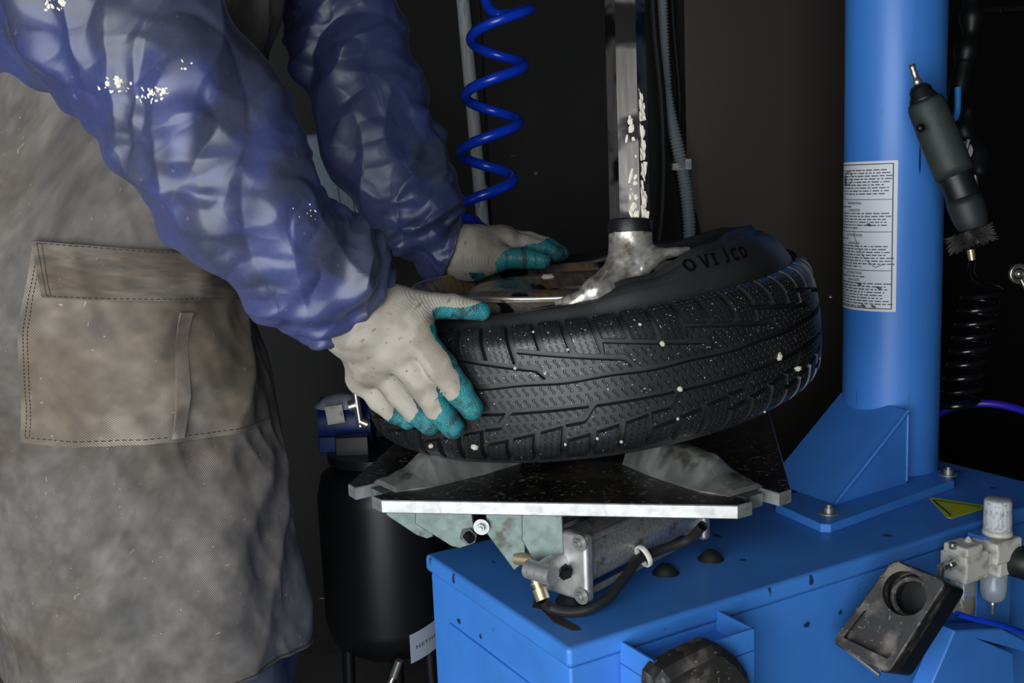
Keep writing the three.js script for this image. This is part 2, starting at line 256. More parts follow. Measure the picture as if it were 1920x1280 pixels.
// tape remnant and yellow warning triangle lying on the lid
{
  const flat = (pxs, h, y = CY) => { const pts = pxs.map(([a, b]) => onY(a, b, y)), s = pts.map(p => [p.x, -p.z]); if (THREE.ShapeUtils.area(s.map(q => new THREE.Vector2(q[0], q[1]))) < 0) s.reverse(); return extr(s, h, 0).translate(0, 0, h).rotateX(-Math.PI / 2).translate(0, y, 0); };
  sub(cabinet, 'tape_strip', flat([[998, 1140], [1004, 1118], [1020, 1130], [1040, 1152], [1085, 1176], [1072, 1182], [1040, 1168], [1016, 1144]], .0012), std({ color: 0x2c2a29, roughness: .7 }), 'torn strip of black tape');
  sub(cabinet, 'warning_sticker', flat([[1742, 934], [1750, 933], [1848, 948], [1846, 953], [1784, 972], [1775, 970]], .0008), std({ color: 0xb9bd1c, roughness: .5 }), 'yellow triangular warning sticker');
  const rim = [[1750, 938], [1832, 950], [1783, 966]], c = [1786, 951], lines = [];
  for (let i = 0; i < 3; i++) { const a = onY(...rim[i], CY + .0012), b = onY(...rim[(i + 1) % 3], CY + .0012); if (i === 2) lines.push(rod(a, b, .0012, .0012, 6)); }
  lines.push(rod(onY(1752, 937, CY + .0012), onY(1838, 950, CY + .0012), .0006, .0006, 6));
  sub(cabinet, 'sticker_border', merge(lines), M.blackSteel);
}

// column
const PY = CY + .014;
const colBase = onY(1667, 893, PY), colR = .0805;
{ const away = V(colBase.x, 0, colBase.z).normalize(); colBase.addScaledVector(away, colR); }
const colAx = V(colBase.x, PY, colBase.z);
const column = T('column', latheAB([[0, 0], [colR, 0], [colR, 1.30], [colR - .004, 1.304], [0, 1.304]], colAx, colAx.clone().add(V(0, 1.304, 0)), 64), M.blue);
{
  const P = [[1440, 938], [1548, 986], [1806, 908], [1804, 882], [1770, 868], [1660, 860]].map(([a, b]) => onY(a, b, PY)), s = P.map(p => [p.x, -p.z]); if (THREE.ShapeUtils.area(s.map(q => new THREE.Vector2(q[0], q[1]))) < 0) s.reverse();
  // back corners mirrored through the column's axis so that the plate is a full square foot
  const f = P[1], rt = P[2].clone().lerp(P[3], .5), lf = P[0], bk = lf.clone().add(rt).sub(f);
  const ch = (a, b, c, k) => [b.clone().addScaledVector(a.clone().sub(b).normalize(), k), b.clone().addScaledVector(c.clone().sub(b).normalize(), k)];
  const Q = [...ch(bk, lf, f, .02), ...ch(lf, f, rt, .012), ...ch(f, rt, bk, .025), ...ch(rt, bk, lf, .02)].map(p => [p.x, -p.z]); if (THREE.ShapeUtils.area(Q.map(q => new THREE.Vector2(q[0], q[1]))) < 0) Q.reverse();
  sub(column, 'base_plate', metreUV(extr(Q, .0138, .0015).translate(0, 0, .0138).rotateX(-Math.PI / 2).translate(0, CY, 0)), M.blue);
  for (const [x, y] of [[1554, 962], [1778, 890]]) sub(column, 'bolt', bolt(onY(x, y, PY), V(0, 1, 0), .0085, .008), M.zinc, 'bright hexagon bolt');
  // folded gusset: sloping face on the table side, triangular cheek on the front side
  const g1 = onY(1566, 946, PY), apex = atD(1690, 762, 1), ay = onPlane(1690, 762, colAx.clone().addScaledVector(V(-colAx.x, 0, -colAx.z).normalize(), colR), V(-colAx.x, 0, -colAx.z).normalize()).y;
  const foot2 = onY(1700, 905, PY); const top1 = V(foot2.x, ay, foot2.z);
  lf.addScaledVector(lf.clone().sub(f).normalize(), .06); const back = lf.clone().sub(f); back.y = 0; const gb = g1.clone().addScaledVector(back, .80), tb = top1.clone().addScaledVector(back, .80), fb = foot2.clone().addScaledVector(back, .80); { const dq = ray(1578, 735), dd = Math.hypot(colAx.x, colAx.z) / Math.hypot(dq.x, dq.z); tb.copy(dq.multiplyScalar(dd).add(camera.position)); gb.copy(tb).add(g1).sub(top1); gb.addScaledVector(g1.clone().sub(top1), (PY - gb.y) / (g1.y - top1.y)); fb.copy(tb).setY(PY); }
  const v = [g1, top1, foot2, gb, tb, fb].map(p => [p.x, p.y, p.z]), tri = [0, 2, 1, 3, 4, 5, 0, 1, 4, 0, 4, 3, 1, 2, 5, 1, 5, 4, 0, 3, 5, 0, 5, 2];
  const g = new THREE.BufferGeometry(); g.setAttribute('position', new THREE.Float32BufferAttribute(tri.flatMap(i => v[i]), 3)); g.computeVertexNormals();
  sub(column, 'gusset', metreUV(g), M.blue);
  sub(column, 'weld_bead', merge([sweep([g1.clone().add(V(0, .002, 0)), g1.clone().lerp(top1, .5), top1], .0035, 30, 8), sweep([foot2.clone().add(V(0, .004, 0)), top1.clone().lerp(foot2, .5), top1.clone()], .0025, 30, 8)]), M.blue);
  // instruction label bent round the column
  const cv = document.createElement('canvas'); cv.width = 512; cv.height = 1024; const k = cv.getContext('2d'), r = rngOf(5);
  k.fillStyle = '#dcdfe6'; k.fillRect(0, 0, 512, 1024); k.strokeStyle = '#2c2f38'; k.lineWidth = 6; k.strokeRect(22, 20, 466, 984);
  for (const y of [258, 478, 742]) { k.lineWidth = 4; k.beginPath(); k.moveTo(22, y); k.lineTo(488, y); k.stroke(); }
  const blocks = [[44, null, 52, 10, 62], [270, 'WARNING', 300, 1, 0], [318, 'DANGER', 345, 6, 0], [490, 'ATTENTION', 520, 1, 0], [545, 'DANGER', 570, 8, 0], [752, 'ATTENTION', 780, 1, 0], [800, 'DANGER', 826, 9, 0]];
  k.fillStyle = '#3a3d46';
  for (const [y, head, y2, n] of blocks) {
    if (head) { k.font = 'bold 24px sans-serif'; k.textAlign = 'center'; k.fillText(head, 250, y + 20); }
    for (let i = 0; i < n; i++) { let x = 36; const end = i === n - 1 ? 120 + r() * 260 : 470 - r() * 30; while (x < end) { const w = 6 + r() * 38; k.fillRect(x, y2 + i * 20 + 4, w, 7); x += w + 8; } }
  }
  k.fillStyle = '#1c3358'; k.beginPath(); k.ellipse(150, 128, 17, 40, 0, 0, 7); k.fill(); k.beginPath(); k.moveTo(70, 640); k.lineTo(118, 622); k.lineTo(116, 662); k.fill();
  k.strokeStyle = 'rgba(90,80,66,.7)'; k.lineWidth = 9; k.beginPath(); k.arc(190, 110, 44, 0, 6); k.stroke(); k.lineWidth = 6; k.beginPath(); k.moveTo(250, 470); k.quadraticCurveTo(290, 640, 400, 720); k.lineTo(440, 700); k.stroke(); k.fillStyle = 'rgba(60,52,44,.8)'; for (const [x, y] of [[360, 430], [300, 840], [420, 860], [390, 990], [330, 990]]) { k.beginPath(); k.ellipse(x, y, 16, 9, .4, 0, 7); k.fill(); }
  const lt = new THREE.CanvasTexture(cv); lt.colorSpace = THREE.SRGBColorSpace;
  const hitC = (x, y) => { const o = camera.position, d = ray(x, y), ox = o.x - colAx.x, oz = o.z - colAx.z, a = d.x * d.x + d.z * d.z, b = ox * d.x + oz * d.z, c = ox * ox + oz * oz - colR * colR, D = Math.sqrt(Math.max(0, b * b - a * c)); return d.multiplyScalar((-b - D) / a).add(o); };
  const a0 = hitC(1684, 300), y0 = hitC(1650, 584).y, y1 = a0.y, an = Math.atan2(a0.x - colAx.x, a0.z - colAx.z), span = .150 / colR;
  const lab = grid(24, 1, (u, w) => { const t = an - span * (1 - u), R = colR + .0007; return V(colAx.x + R * Math.sin(t), lerp(y0, y1, w), colAx.z + R * Math.cos(t)); });
  sub(column, 'instruction_label', lab, std({ map: lt, roughness: .55 }), 'white printed instruction label, stained, with dark border');
  // mounting arm over the wheel, above the frame
  const armY = PY + 1.24, bx = atD(1177, 300, 1.275);
  column.userData.ends = { armY, bx };
  sub(column, 'arm', box(.09, .11, V(bx.x - colAx.x, 0, bx.z - colAx.z).length() + .1, 0, 0, 0, .006).applyMatrix4(new THREE.Matrix4().makeBasis(V(0, 1, 0).cross(V(bx.x - colAx.x, 0, bx.z - colAx.z).normalize()), V(0, 1, 0), V(bx.x - colAx.x, 0, bx.z - colAx.z).normalize()).setPosition((bx.x + colAx.x) / 2, armY + .1, (bx.z + colAx.z) / 2)), M.blue);
}
// turntable
const tt = new THREE.Group(); tt.name = 'turntable'; tt.position.copy(TC).sub(tc.position); tt.rotation.y = Math.atan2(-tEx.z, tEx.x); tc.add(tt);
{
  const H = .277, pts = [[-.212, -H], [.212, -H], [.229, -.262], [.062, -.095], [-.062, -.095], [-.229, -.262]];    // y here is -z
  const seg = extr(pts, .0165, .0012).rotateX(-Math.PI / 2).translate(0, 0, 0);
  // jaw: a humped casting with sloping flanks, lying along +x from the middle outwards
  const jh = curve1([[.125, .030], [.15, .036], [.165, .050], [.178, .050], [.195, .037], [.255, .033], [.285, .014], [.305, .007], [.318, .005]]), jb = curve1([[.125, .030], [.2, .040], [.27, .042], [.318, .030]]), jt = curve1([[.125, .020], [.2, .018], [.26, .014], [.29, .018], [.318, .024]]);
  const sect = [[-1, 0, 0], [-1, 0, .12], [-.35, .65, .62], [0, 1, .92], [0, .7, 1], [0, 0, 1.02]], full = [...sect, ...sect.slice(0, 5).reverse().map(([p, q, h]) => [-p, -q, h])];
  const jg = grid(60, full.length - 1, (u, v) => { const d = lerp(.125, .318, u), [p, q, h] = full[Math.round(v * (full.length - 1))], e = smooth(0, .01, .5 - Math.abs(u - .5)); return V(d, jh(d) * h * e, p * jb(d) + q * -jt(d)); }, (u, v) => [u * .2, v * .12]);
  const jawG = toCreasedNormals(jg, .7);
  const rail = extr([[.12, -.017], [.33, -.017], [.33, -.001], [.12, -.001]], .03, .001).translate(0, 0, .015);
  const centre = merge([lathe([[0, -.02], [.12, -.02], [.12, -.003], [.03, -.003], [.03, -.01], [0, -.01]], 40), rod(V(0, -.14, 0), V(0, -.02, 0), .07, .06, 32)]);
  for (let q = 0; q < 4; q++) {
    const p = part(tt, 'plate_segment', seg, [M.greasyTop, M.bareEdge], 'greasy black topped steel plate with bright worn edge'); p.rotation.y = q * Math.PI / 2;
    const j = part(tt, 'jaw', jawG, M.zinc, 'worn zinc clamping jaw'); j.rotation.y = q * Math.PI / 2 + Math.PI / 4;
    const r = part(tt, 'slide_rail', rail, M.zincGreen); r.rotation.y = q * Math.PI / 2 + Math.PI / 4;
  }
  part(tt, 'hub', centre, M.blackSteel);
}
// clamping cylinder and its brackets under the table
{
  const nT = tEb.clone().negate(), front = TC.clone().addScaledVector(tEb, -.235), B = TY - .0165;
  const pl = (pxs, back, depth, mat, label) => T('bracket', plate(pxs, TC.clone().addScaledVector(tEb, -.277 + back), nT, depth, .0012), mat, tc, label);
  pl([[722, 955], [812, 955], [812, 1006], [800, 1010], [780, 1003], [724, 966]], .12, .008, M.zincGreen);
  pl([[778, 955], [884, 955], [890, 1000], [880, 1022], [862, 1028], [846, 1024], [778, 982]], .09, .008, M.zincGreen, 'cut steel bracket plate with nut');
  pl([[910, 955], [985, 955], [985, 1052], [964, 1070], [912, 1000]], .085, .008, M.zincGreen);
  pl([[978, 955], [1054, 955], [1058, 1050], [1056, 1082], [1036, 1096], [1020, 1088], [978, 1012]], .05, .008, M.zincGreen, 'greenish steel bracket plate with bolt');
  const bp = (x, y, back) => onPlane(x, y, TC.clone().addScaledVector(tEb, -.277 + back), nT);
  T('nut', bolt(bp(876, 1003, .09), nT.clone().add(V(.5, 0, 0)), .0105, .009, false), M.zinc); T('bolt_end', rod(bp(876, 1003, .08), bp(876, 1003, .09).addScaledVector(nT.clone().add(V(.5, 0, 0)).normalize(), .019), .0065, .006, 16), M.blackSteel); T('bolt', bolt(bp(1053, 1066, .05), nT.clone().addScaledVector(tEx, .5), .0105, .012, false), M.blackSteel); T('bolt', bolt(bp(903, 987, .08), nT, .006, .006), M.zinc);
  T('pivot_pin', rod(bp(1002, 1050, .08), bp(968, 1045, .09), .009, .009), M.brass);
  const e0 = onPlane(1057, 1052, TC.clone().addScaledVector(tEb, -.277 + .062), nT), yC = e0.y, e1 = onY(1290, 943, yC), ax = e1.clone().sub(e0); ax.y = 0; ax.normalize(); const e2 = e0.clone().addScaledVector(ax, .27);
  const up = V(0, 1, 0), side = up.clone().cross(ax).normalize(), bas = new THREE.Matrix4().makeBasis(side, up, ax);
  const endp = c => box(.086, .086, .016, 0, 0, 0, .006).applyMatrix4(bas.clone().setPosition(c));
  const cyl = T('clamp_cylinder', rod(e0, e2, .0365, .0365, 40), M.alu, tc, 'dull aluminium pneumatic cylinder');
  sub(cyl, 'end_plate', endp(e0), M.alu); sub(cyl, 'end_plate', endp(e2), M.alu);
  for (const [a, b] of [[-1, -1], [1, -1], [-1, 1], [1, 1]]) {
    const o = side.clone().multiplyScalar(a * .034).add(V(0, b * .034, 0));
    sub(cyl, 'tie_rod', rod(e0.clone().add(o), e2.clone().add(o), .0042), M.zinc); sub(cyl, 'tie_rod_nut', bolt(e0.clone().add(o).addScaledVector(ax, -.008), ax.clone().negate(), .0062, .005), M.zinc);
  }
  sub(cyl, 'rod_eye', merge([rod(e0.clone().addScaledVector(ax, -.04), e0, .013, .016), rod(e0.clone().addScaledVector(ax, -.045).addScaledVector(side, -.02), e0.clone().addScaledVector(ax, -.045).addScaledVector(side, .02), .012)]), M.alu);
  const f0 = bp(1003, 1082, .045), f1 = bp(1018, 1124, .035);
  sub(cyl, 'hose_fitting', merge([rod(f0, f0.clone().lerp(f1, .55), .0065, .0065, 16), rod(f0.clone().lerp(f1, .5), f1, .0095, .0095, 6), rod(f0.clone().lerp(f1, .2), f0.clone().lerp(f1, .3), .009, .009, 6)]), M.brass, 'brassy hose fitting');
  const hp = [[1018, 1124, .02], [1030, 1138, .012], [1060, 1147, .008], [1100, 1143, .012], [1140, 1120, .02], [1175, 1078, .035], [1198, 1048, .045], [1240, 1030, .05], [1290, 1012, .06], [1318, 985, .09]].map(([x, y, h]) => onY(x, y, CY + h)); hp[0].copy(f1);
  T('air_hose', sweep(hp, .0065, 100, 10), M.blackRubber, tc, 'black rubber air hose under the turntable');
  const tie = onY(1207, 1042, CY + .05); T('cable_tie', new THREE.TorusGeometry(.014, .0018, 8, 24).scale(1, 1, 2.2).lookAt(V(.8, .3, -.4)).translate(tie.x, tie.y, tie.z), M.offWhite, tc, 'white cable tie');
}
// mounting bar and mount head
{
  const { armY, bx } = column.userData.ends; delete column.userData.ends;
  const bot = atD(1181, 412, 1.275), top = V(bot.x, 0, bot.z), pxTop = atD(1171, 0, 1.275); const dir = pxTop.clone().sub(bot).normalize(); const far = bot.clone().addScaledVector(dir, (armY + .25 - bot.y) / dir.y);
  const hexb = orient(new THREE.CylinderGeometry(.0245, .0245, bot.distanceTo(far), 6, 1).rotateY(.42).translate(0, bot.distanceTo(far) / 2, 0), bot, far);
  const mb = T('mounting_bar', metreUV(hexb.toNonIndexed()), M.barSteel, tc, 'worn hexagonal steel bar smeared with old paste');
  mb.geometry.computeVertexNormals();
  const dn = dir.clone().negate(), P = k => bot.clone().addScaledVector(dn, k);
  T('collar', latheAB([[0, 0], [.026, 0], [.0275, .002], [.0275, .016], [.025, .018], [0, .018]], P(0.018), P(0), 32), M.blackSteel, tc, 'black clamping collar');
  const b0 = P(.03), nk = P(.05), d0 = 1.275;
  const foot = atD(1075, 566, 1.235), heel = atD(1116, 546, 1.232), shoulder = atD(1170, 492, 1.262), wing0 = atD(1215, 482, 1.262), wing1 = atD(1288, 468, 1.275), toe = atD(1150, 560, 1.235), lip = atD(1047, 568, 1.245);
  const bones = [[P(.018), P(.046), .027, .027], [nk, shoulder, .025, .017], [shoulder, heel, .016, .0135], [heel, foot, .0125, .007], [foot, lip, .0065, .0055], [shoulder, wing0, .014, .010], [wing0, wing1, .010, .0045], [atD(1200, 500, 1.262), atD(1200, 530, 1.255), .013, .008], [atD(1200, 530, 1.255), toe, .009, .008], [toe, heel, .0085, .010]];
  const [lo, hi] = boundsOf(bones, .012);
  T('mount_head', nets((x, y, z) => { let d = 1; for (const [a, b, ra, rb] of bones) d = smin(d, cap(x, y, z, a, b, ra, rb), .012); return d + .0007 * noise3(x * 160, y * 160, z * 160); }, lo, hi, .0024), M.head, tc, 'shiny cast mount head with hooked foot on the rim edge');
  // dried paste on the bar
  const r = rngOf(33), gl = [], paste = [];
  for (let i = 0; i < 120; i++) { const s = r(), t = Math.pow(r(), 1.6) * .16, a = r() < .6 ? .55 + r() * .35 : (r() - .2) * 1.0, q = P(-t + .0).add(V(Math.sin(a) * .0225, 0, Math.cos(a) * .0225)); const g = new THREE.IcosahedronGeometry(.0010 + .0022 * s * s, 0).scale(.7 + r(), 1.2 + 2.6 * r(), .4).rotateZ((r() - .5) * .8).translate(q.x, q.y, q.z); paste.push(g); }
  sub(mb, 'dried_paste', merge(paste.map(metreUV)), std({ color: 0xcfc8b8, roughness: .75 }), 'flaky off-white mounting paste');
}

// ------------------------------------------------------------------ wheel rim
const rimC = V(TC.x + .012, 1.056, TC.z - .018);
{
  const rimTex = tex(512, (u, v) => { const f = tf(u, v, 6, 4, 121), g = tf(u, v, 9, 4, 131), s = tf(u, v, 40, 2, 137); let c = mixc([.44, .42, .40], [.52, .42, .30], smooth(.5, .66, f)); c = mixc(c, [.10, .09, .095], smooth(.6, .7, g)); return c.map(q => q * (.8 + .4 * s)); }, [.25, .25]);
  const m = phy({ map: rimTex, metalness: .35, roughness: .34, clearcoat: .35, clearcoatRoughness: .25 });
  const rim = thing('wheel_rim', 'dirty brown and grey steel wheel rim clamped flat inside the tyre', 'wheel rim', rimC.clone().setY(.865));
  const y = -.0, P = [[.238, -.004], [.2395, 0], [.2375, .003], [.2335, .0015], [.231, -.004], [.2225, -.012], [.216, -.03], [.199, -.045], [.196, -.06], [.198, -.082], [.207, -.12], [.210, -.16], [.219, -.172], [.231, -.182], [.237, -.187], [.233, -.19], [.226, -.186], [.212, -.176], [.204, -.16], [.2, -.12], [.191, -.083], [.189, -.06]].map(([a, b]) => [a, b + .191]);
  const uvm = (g, R) => { const uv = g.attributes.uv, p = g.attributes.position; for (let i = 0; i < uv.count; i++) uv.setXY(i, p.getX(i) + p.getY(i) * .3, p.getZ(i) + p.getY(i) * .5); return g; };
  part(rim, 'barrel', uvm(lathe(P, 120)), m);
  part(rim, 'disc', uvm(lathe([[.196, -.06], [.190, -.046], [.180, -.034], [.165, -.014], [.150, -.004], [.128, -.001], [.104, -.006], [.085, -.020], [.070, -.024], [.045, -.018], [.034, -.014], [.032, -.05]].map(([a, b]) => [a, b + .191]), 120)), m, 'domed wheel disc with rust-brown patches');
  for (let k = 0; k < 5; k++) { const a = k / 5 * 6.283 + .3; part(rim, 'bolt_hole', new THREE.TorusGeometry(.009, .002, 8, 20).rotateX(Math.PI / 2).translate(.056 * Math.cos(a), .191 - .020, .056 * Math.sin(a)), M.blackSteel); }
  const edge = new THREE.TorusGeometry(.2372, .0028, 10, 160).rotateX(Math.PI / 2).translate(0, .1915, 0); part(rim, 'flange_edge', edge, M.chrome, 'bright worn flange edge');
  rim.rotation.z = .012;
  const sp = onY(1027, 519, rimC.y + .004); single('stone_chip', new THREE.IcosahedronGeometry(.0085, 0).scale(1.3, .55, .8).translate(sp.x, sp.y, sp.z), M.stone, 'pale stone chip lying on the wheel disc', 'stone');
}

// ------------------------------------------------------------------ tyre
const font = await new FontLoader().loadAsync('fonts/droid/droid_sans_bold.typeface.json');
const tyC = V(.108, .967, -1.50), tA = .11, tB = .03, TR = .33;
const tn_ = V(-Math.sin(tA), Math.cos(tA) * Math.cos(tB), Math.sin(tB)).normalize(), te1 = V(Math.cos(tA), Math.sin(tA), 0); te1.addScaledVector(tn_, -te1.dot(tn_)).normalize(); const te3 = te1.clone().cross(tn_);
const tyM = new THREE.Matrix4().makeBasis(te1, tn_, te3).setPosition(tyC), tyI = tyM.clone().invert();
// tread profile: arc length v from the middle -> [radius, height, normal angle]
function prof(v) { const s = Math.sign(v) || 1, a = Math.abs(v), g0 = .15; if (a <= .058) return [TR - .0045 * (a / .058) ** 2, v, s * g0 * a / .058]; const g = (a - .058) / .032 + g0; return [TR - .0045 - .032 * (Math.cos(g0) - Math.cos(g)), s * (.058 + .032 * (Math.sin(g) - Math.sin(g0))), s * g]; }
const tread = (u, v, h) => { const [r, y, g] = prof(v), R = r + h * Math.cos(g), al = u / TR; return V(R * Math.sin(al), y + h * Math.sin(g), R * Math.cos(al)); };
function tyreHit(px, py, off = 0) {     // where the sight line meets the tread surface (or comes closest to it)
  const o = camera.position.clone().applyMatrix4(tyI), d = ray(px, py).transformDirection(tyI), R = TR + off, a = d.x * d.x + d.z * d.z, b = o.x * d.x + o.z * d.z, c = o.x * o.x + o.z * o.z - R * R, D = Math.sqrt(Math.max(0, b * b - a * c));
  return d.multiplyScalar((-b - D) / a).add(o).applyMatrix4(tyM);
}
{
  const ty = thing('car_tyre', 'black winter car tyre with siped tread, tilted and half pulled over the rim', 'tyre', tyC);
  ty.quaternion.setFromRotationMatrix(tyM);
  const rubTex = tex(512, (u, v) => { const f = tf(u, v, 7, 4, 141), s = tf(u, v, 80, 1, 143); let c = mixc([.105, .107, .112], [.15, .15, .155], f); if (s > .93) c = mixc(c, [.3, .29, .28], .5); return c; }, .2);
  const treadTex = tex(1024, (u, v) => { const f = tf(u, v, 8, 4, 145), s = tf(u, v, 110, 1, 147), w = tf(u, v, 9, 2, 149); let c = mixc([.085, .088, .094], [.135, .137, .145], f); if (s > .94 && w > .42) c = mixc(c, [.78, .75, .68], .85); return c; }, .28);
  const sipe = (nv, wave) => tex(256, (u, v) => { const w = .5 + wave * Math.sin(v * 6.283 * nv), d = Math.abs(u - w), cut = v < .12 ? 1 : smooth(.06, .14, d); return [cut, cut, cut]; }, [.0085, .019], false);
  const mSide = std({ map: rubTex, roughness: .5 }), mRub = std({ map: treadTex, bumpMap: sipe(3, .12), bumpScale: .0032, roughness: .34 }), mRib = std({ map: treadTex, bumpMap: tex(256, (u, v) => { const w = .5 + .22 * Math.sin(v * 6.283), d = Math.abs(u - w), cut = Math.abs(v - .5) > .36 ? 1 : smooth(.07, .16, d); return [cut, cut, cut]; }, [.0105, .0150], false), bumpScale: .0032, roughness: .42 });
  // carcass: closed section swept round, upper bead lifted over the mount head on the right
  const beadY = curve1([[-180, 1.02], [-140, 1.026], [-90, 1.056], [-50, 1.085], [-10, 1.112], [20, 1.120], [42, 1.122], [58, 1.108], [78, 1.076], [98, 1.045], [115, 1.032], [140, 1.025], [180, 1.02]]), beadR = curve1([[-180, .222], [-60, .222], [-10, .234], [20, .254], [40, .268], [60, .278], [78, .278], [98, .262], [120, .24], [180, .222]]);
  const N = 200, rings = [];
  for (let i = 0; i <= N; i++) {
    const al = i / N * 2 * Math.PI, phi = 90 - al * 180 / Math.PI, ph = ((phi + 540) % 360) - 180, pr = ph * Math.PI / 180, sa = Math.sin(al), ca = Math.cos(al);
    const rb = beadR(ph), base = tyC.y + te1.y * rb * sa + te3.y * rb * ca, yb = (beadY(ph) - base) / tn_.y;
    const S = [];
    S.push([.226, -.070], [.214, -.074], [.213, -.088], [.222, -.092]);
    for (let k = 1; k <= 7; k++) { const t = k / 8; S.push([lerp(.222, .304, t), -.090 - .010 * Math.sin(Math.PI * t) + .004 * t]); }
    for (let v = -.0935; v <= .09351; v += .0085) { const [r, y, g] = prof(v), h = -.0075; S.push([r + h * Math.cos(g), y + h * Math.sin(g)]); }
    for (let k = 1; k <= 11; k++) { const t = k / 12, rr = lerp(.299, rb, t), lift = lerp(.0815, yb, lerp(t, t * t * (3 - 2 * t), .25)); S.push([rr, lift + .012 * Math.sin(Math.PI * Math.min(1, t * 1.15)) * (1 - t * .3) + (k === 3 ? .0015 : 0) + (k === 9 ? .0012 : 0)]); }
    S.push([rb - .002, yb + .004], [rb - .008, yb + .002], [rb - .010, yb - .008], [rb, yb - .014], [.25, Math.min(.07, yb - .012)], [.30, .068], [.314, .04], [.316, 0], [.314, -.04], [.30, -.072], [.25, -.078]);
    rings.push(S.map(([r, y]) => V(r * sa, y, r * ca)));
  }
  const m = rings[0].length; part(ty, 'carcass', grid(N, m, (u, v) => rings[Math.round(u * N)][Math.round(v * m) % m], (u, v) => [u * 2.07, v * .62]), mSide);
  // raised lettering on the lifted sidewall
  { const car = ty.children[0]; ty.updateMatrixWorld(true); const inv = ty.matrixWorld.clone().invert(), mL = std({ color: 0x0c0c0e, roughness: .25 });
    for (const [ch, x, y, h] of [['O', 1292, 497, .017], ['V', 1321, 490, .017], ['I', 1339, 486, .016], ['J', 1359, 479, .016], ['C', 1377, 477, .016], ['O', 1392, 473, .015]]) {
      const hit = new THREE.Raycaster(camera.position, ray(x, y).normalize()).intersectObject(car, false)[0]; if (!hit) continue;
      const p = hit.point.applyMatrix4(inv), n = hit.face.normal.clone(); if (n.y < 0) n.negate(); const out = V(p.x, 0, p.z).normalize(), up = out.negate().addScaledVector(n, -out.dot(n)).normalize(), rt = up.clone().cross(n);
      const g = new TextGeometry(ch, { font, size: h, depth: .0016, curveSegments: 6, bevelEnabled: false }); g.computeBoundingBox(); const c = g.boundingBox.getCenter(V()); g.translate(-c.x, -c.y, -.0006).applyMatrix4(new THREE.Matrix4().makeBasis(rt, up, n).setPosition(p)); part(ty, 'raised_letter', g, mL); } }
  // tread blocks: 20 pitches, 60 shoulder blocks a side
  const per = 2 * Math.PI * TR / 20;
  function block(u0, u1, vb, vt, nu, nv, lean = 0) {
    const f = h => (a, b) => { const e = h < 0 ? 0 : 0, uu = lerp(u0, u1, a), v0 = vb(uu), v1 = vt(uu), v = lerp(v0, v1, b); return tread(uu + lean * (Math.abs(v) - .04), v, h); };
    // top sits a little inside the foot so that the walls slope
    const top = (a, b) => { const k = .0013, a2 = lerp(k / (u1 - u0), 1 - k / (u1 - u0), a), uu = lerp(u0, u1, a2), v0 = vb(uu), v1 = vt(uu), w = Math.max(.001, v1 - v0); return tread(uu + lean * (Math.abs(lerp(v0, v1, b)) - .04), lerp(v0 + k, v1 - k, b), 0); };
    const A = grid(nu, nv, top, (a, b) => { const uu = lerp(u0, u1, a); return [uu, lerp(vb(uu), vt(uu), b)]; }), bot = f(-.0085), pos = [], uv = [];
    const P = []; for (let i = 0; i < nu; i++) P.push([i / nu, 0]); for (let j = 0; j < nv; j++) P.push([1, j / nv]); for (let i = nu; i > 0; i--) P.push([i / nu, 1]); for (let j = nv; j > 0; j--) P.push([0, j / nv]);
    for (let i = 0; i < P.length; i++) { const [a, b] = P[i], [c, d] = P[(i + 1) % P.length], p = top(a, b), q = top(c, d), r = bot(c, d), s = bot(a, b); for (const w of [p, s, q, q, s, r]) { pos.push(w.x, w.y, w.z); uv.push(.002, .0005); } }
    const W = new THREE.BufferGeometry(); W.setAttribute('position', new THREE.Float32BufferAttribute(pos, 3)); W.setAttribute('uv', new THREE.Float32BufferAttribute(uv, 2)); W.computeVertexNormals();
    return merge([A, W]);
  }
  const edge = u => .0585 - .0195 * (u / per), g = .0035, shoulder = [];
  for (const s of [1, -1]) for (let k = 0; k < 3; k++) {
    const u0 = per * k / 3 + g, u1 = per * (k + 1) / 3 - g;
    shoulder.push(s > 0 ? block(u0, u1, edge, () => .0925, 5, 9, -.22) : block(u0, u1, () => -.0925, u => -edge(u), 5, 9, -.22));
  }
  const midTop = u => u < per ? .0540 - .0195 * u / per : u < 1.2 * per ? .0345 - .004 * (u - per) / (.2 * per) : lerp(.0305, .0205, (u - 1.2 * per) / (.1 * per)), midBot = u => u < .24 * per ? .0385 - .002 * u / (.24 * per) : u < .37 * per ? lerp(.0365, .019, (u - .24 * per) / (.13 * per)) : .0185;
  const midU = block(.0, 1.3 * per, midBot, midTop, 30, 4), midL = block(0, 1.3 * per, u => -midTop(u), u => -midBot(u), 30, 4);
  for (let i = 0; i < 20; i++) {
    const put = (name, geo, mat, ph) => { const b = part(ty, name, geo, mat); b.rotation.y = (i + ph) * per / TR; };
    for (let k = 0; k < 6; k++) put('shoulder_block', shoulder[k], mRub, k < 3 ? 0 : .45);
    put('tread_bar', midU, mRib, 0); put('tread_bar', midL, mRib, .45);
  }
  const wob = (u, s) => .0138 + .0010 * s * Math.sin(u / per * 6.283);
  part(ty, 'centre_rib', block(0, 20 * per, u => -wob(u, 1), u => wob(u, -1), 280, 4), mRib).rotation.y = 2.6;
  // raised wear ring and letters on the upper sidewall
  const pr = rngOf(77), peb = [[1242, 644], [1275, 729], [1461, 668], [1496, 691], [890, 838], [808, 836], [1271, 785], [1434, 772], [1000, 622], [1065, 655], [1200, 608], [1022, 700], [966, 690], [1120, 822], [1060, 833], [1165, 828]];
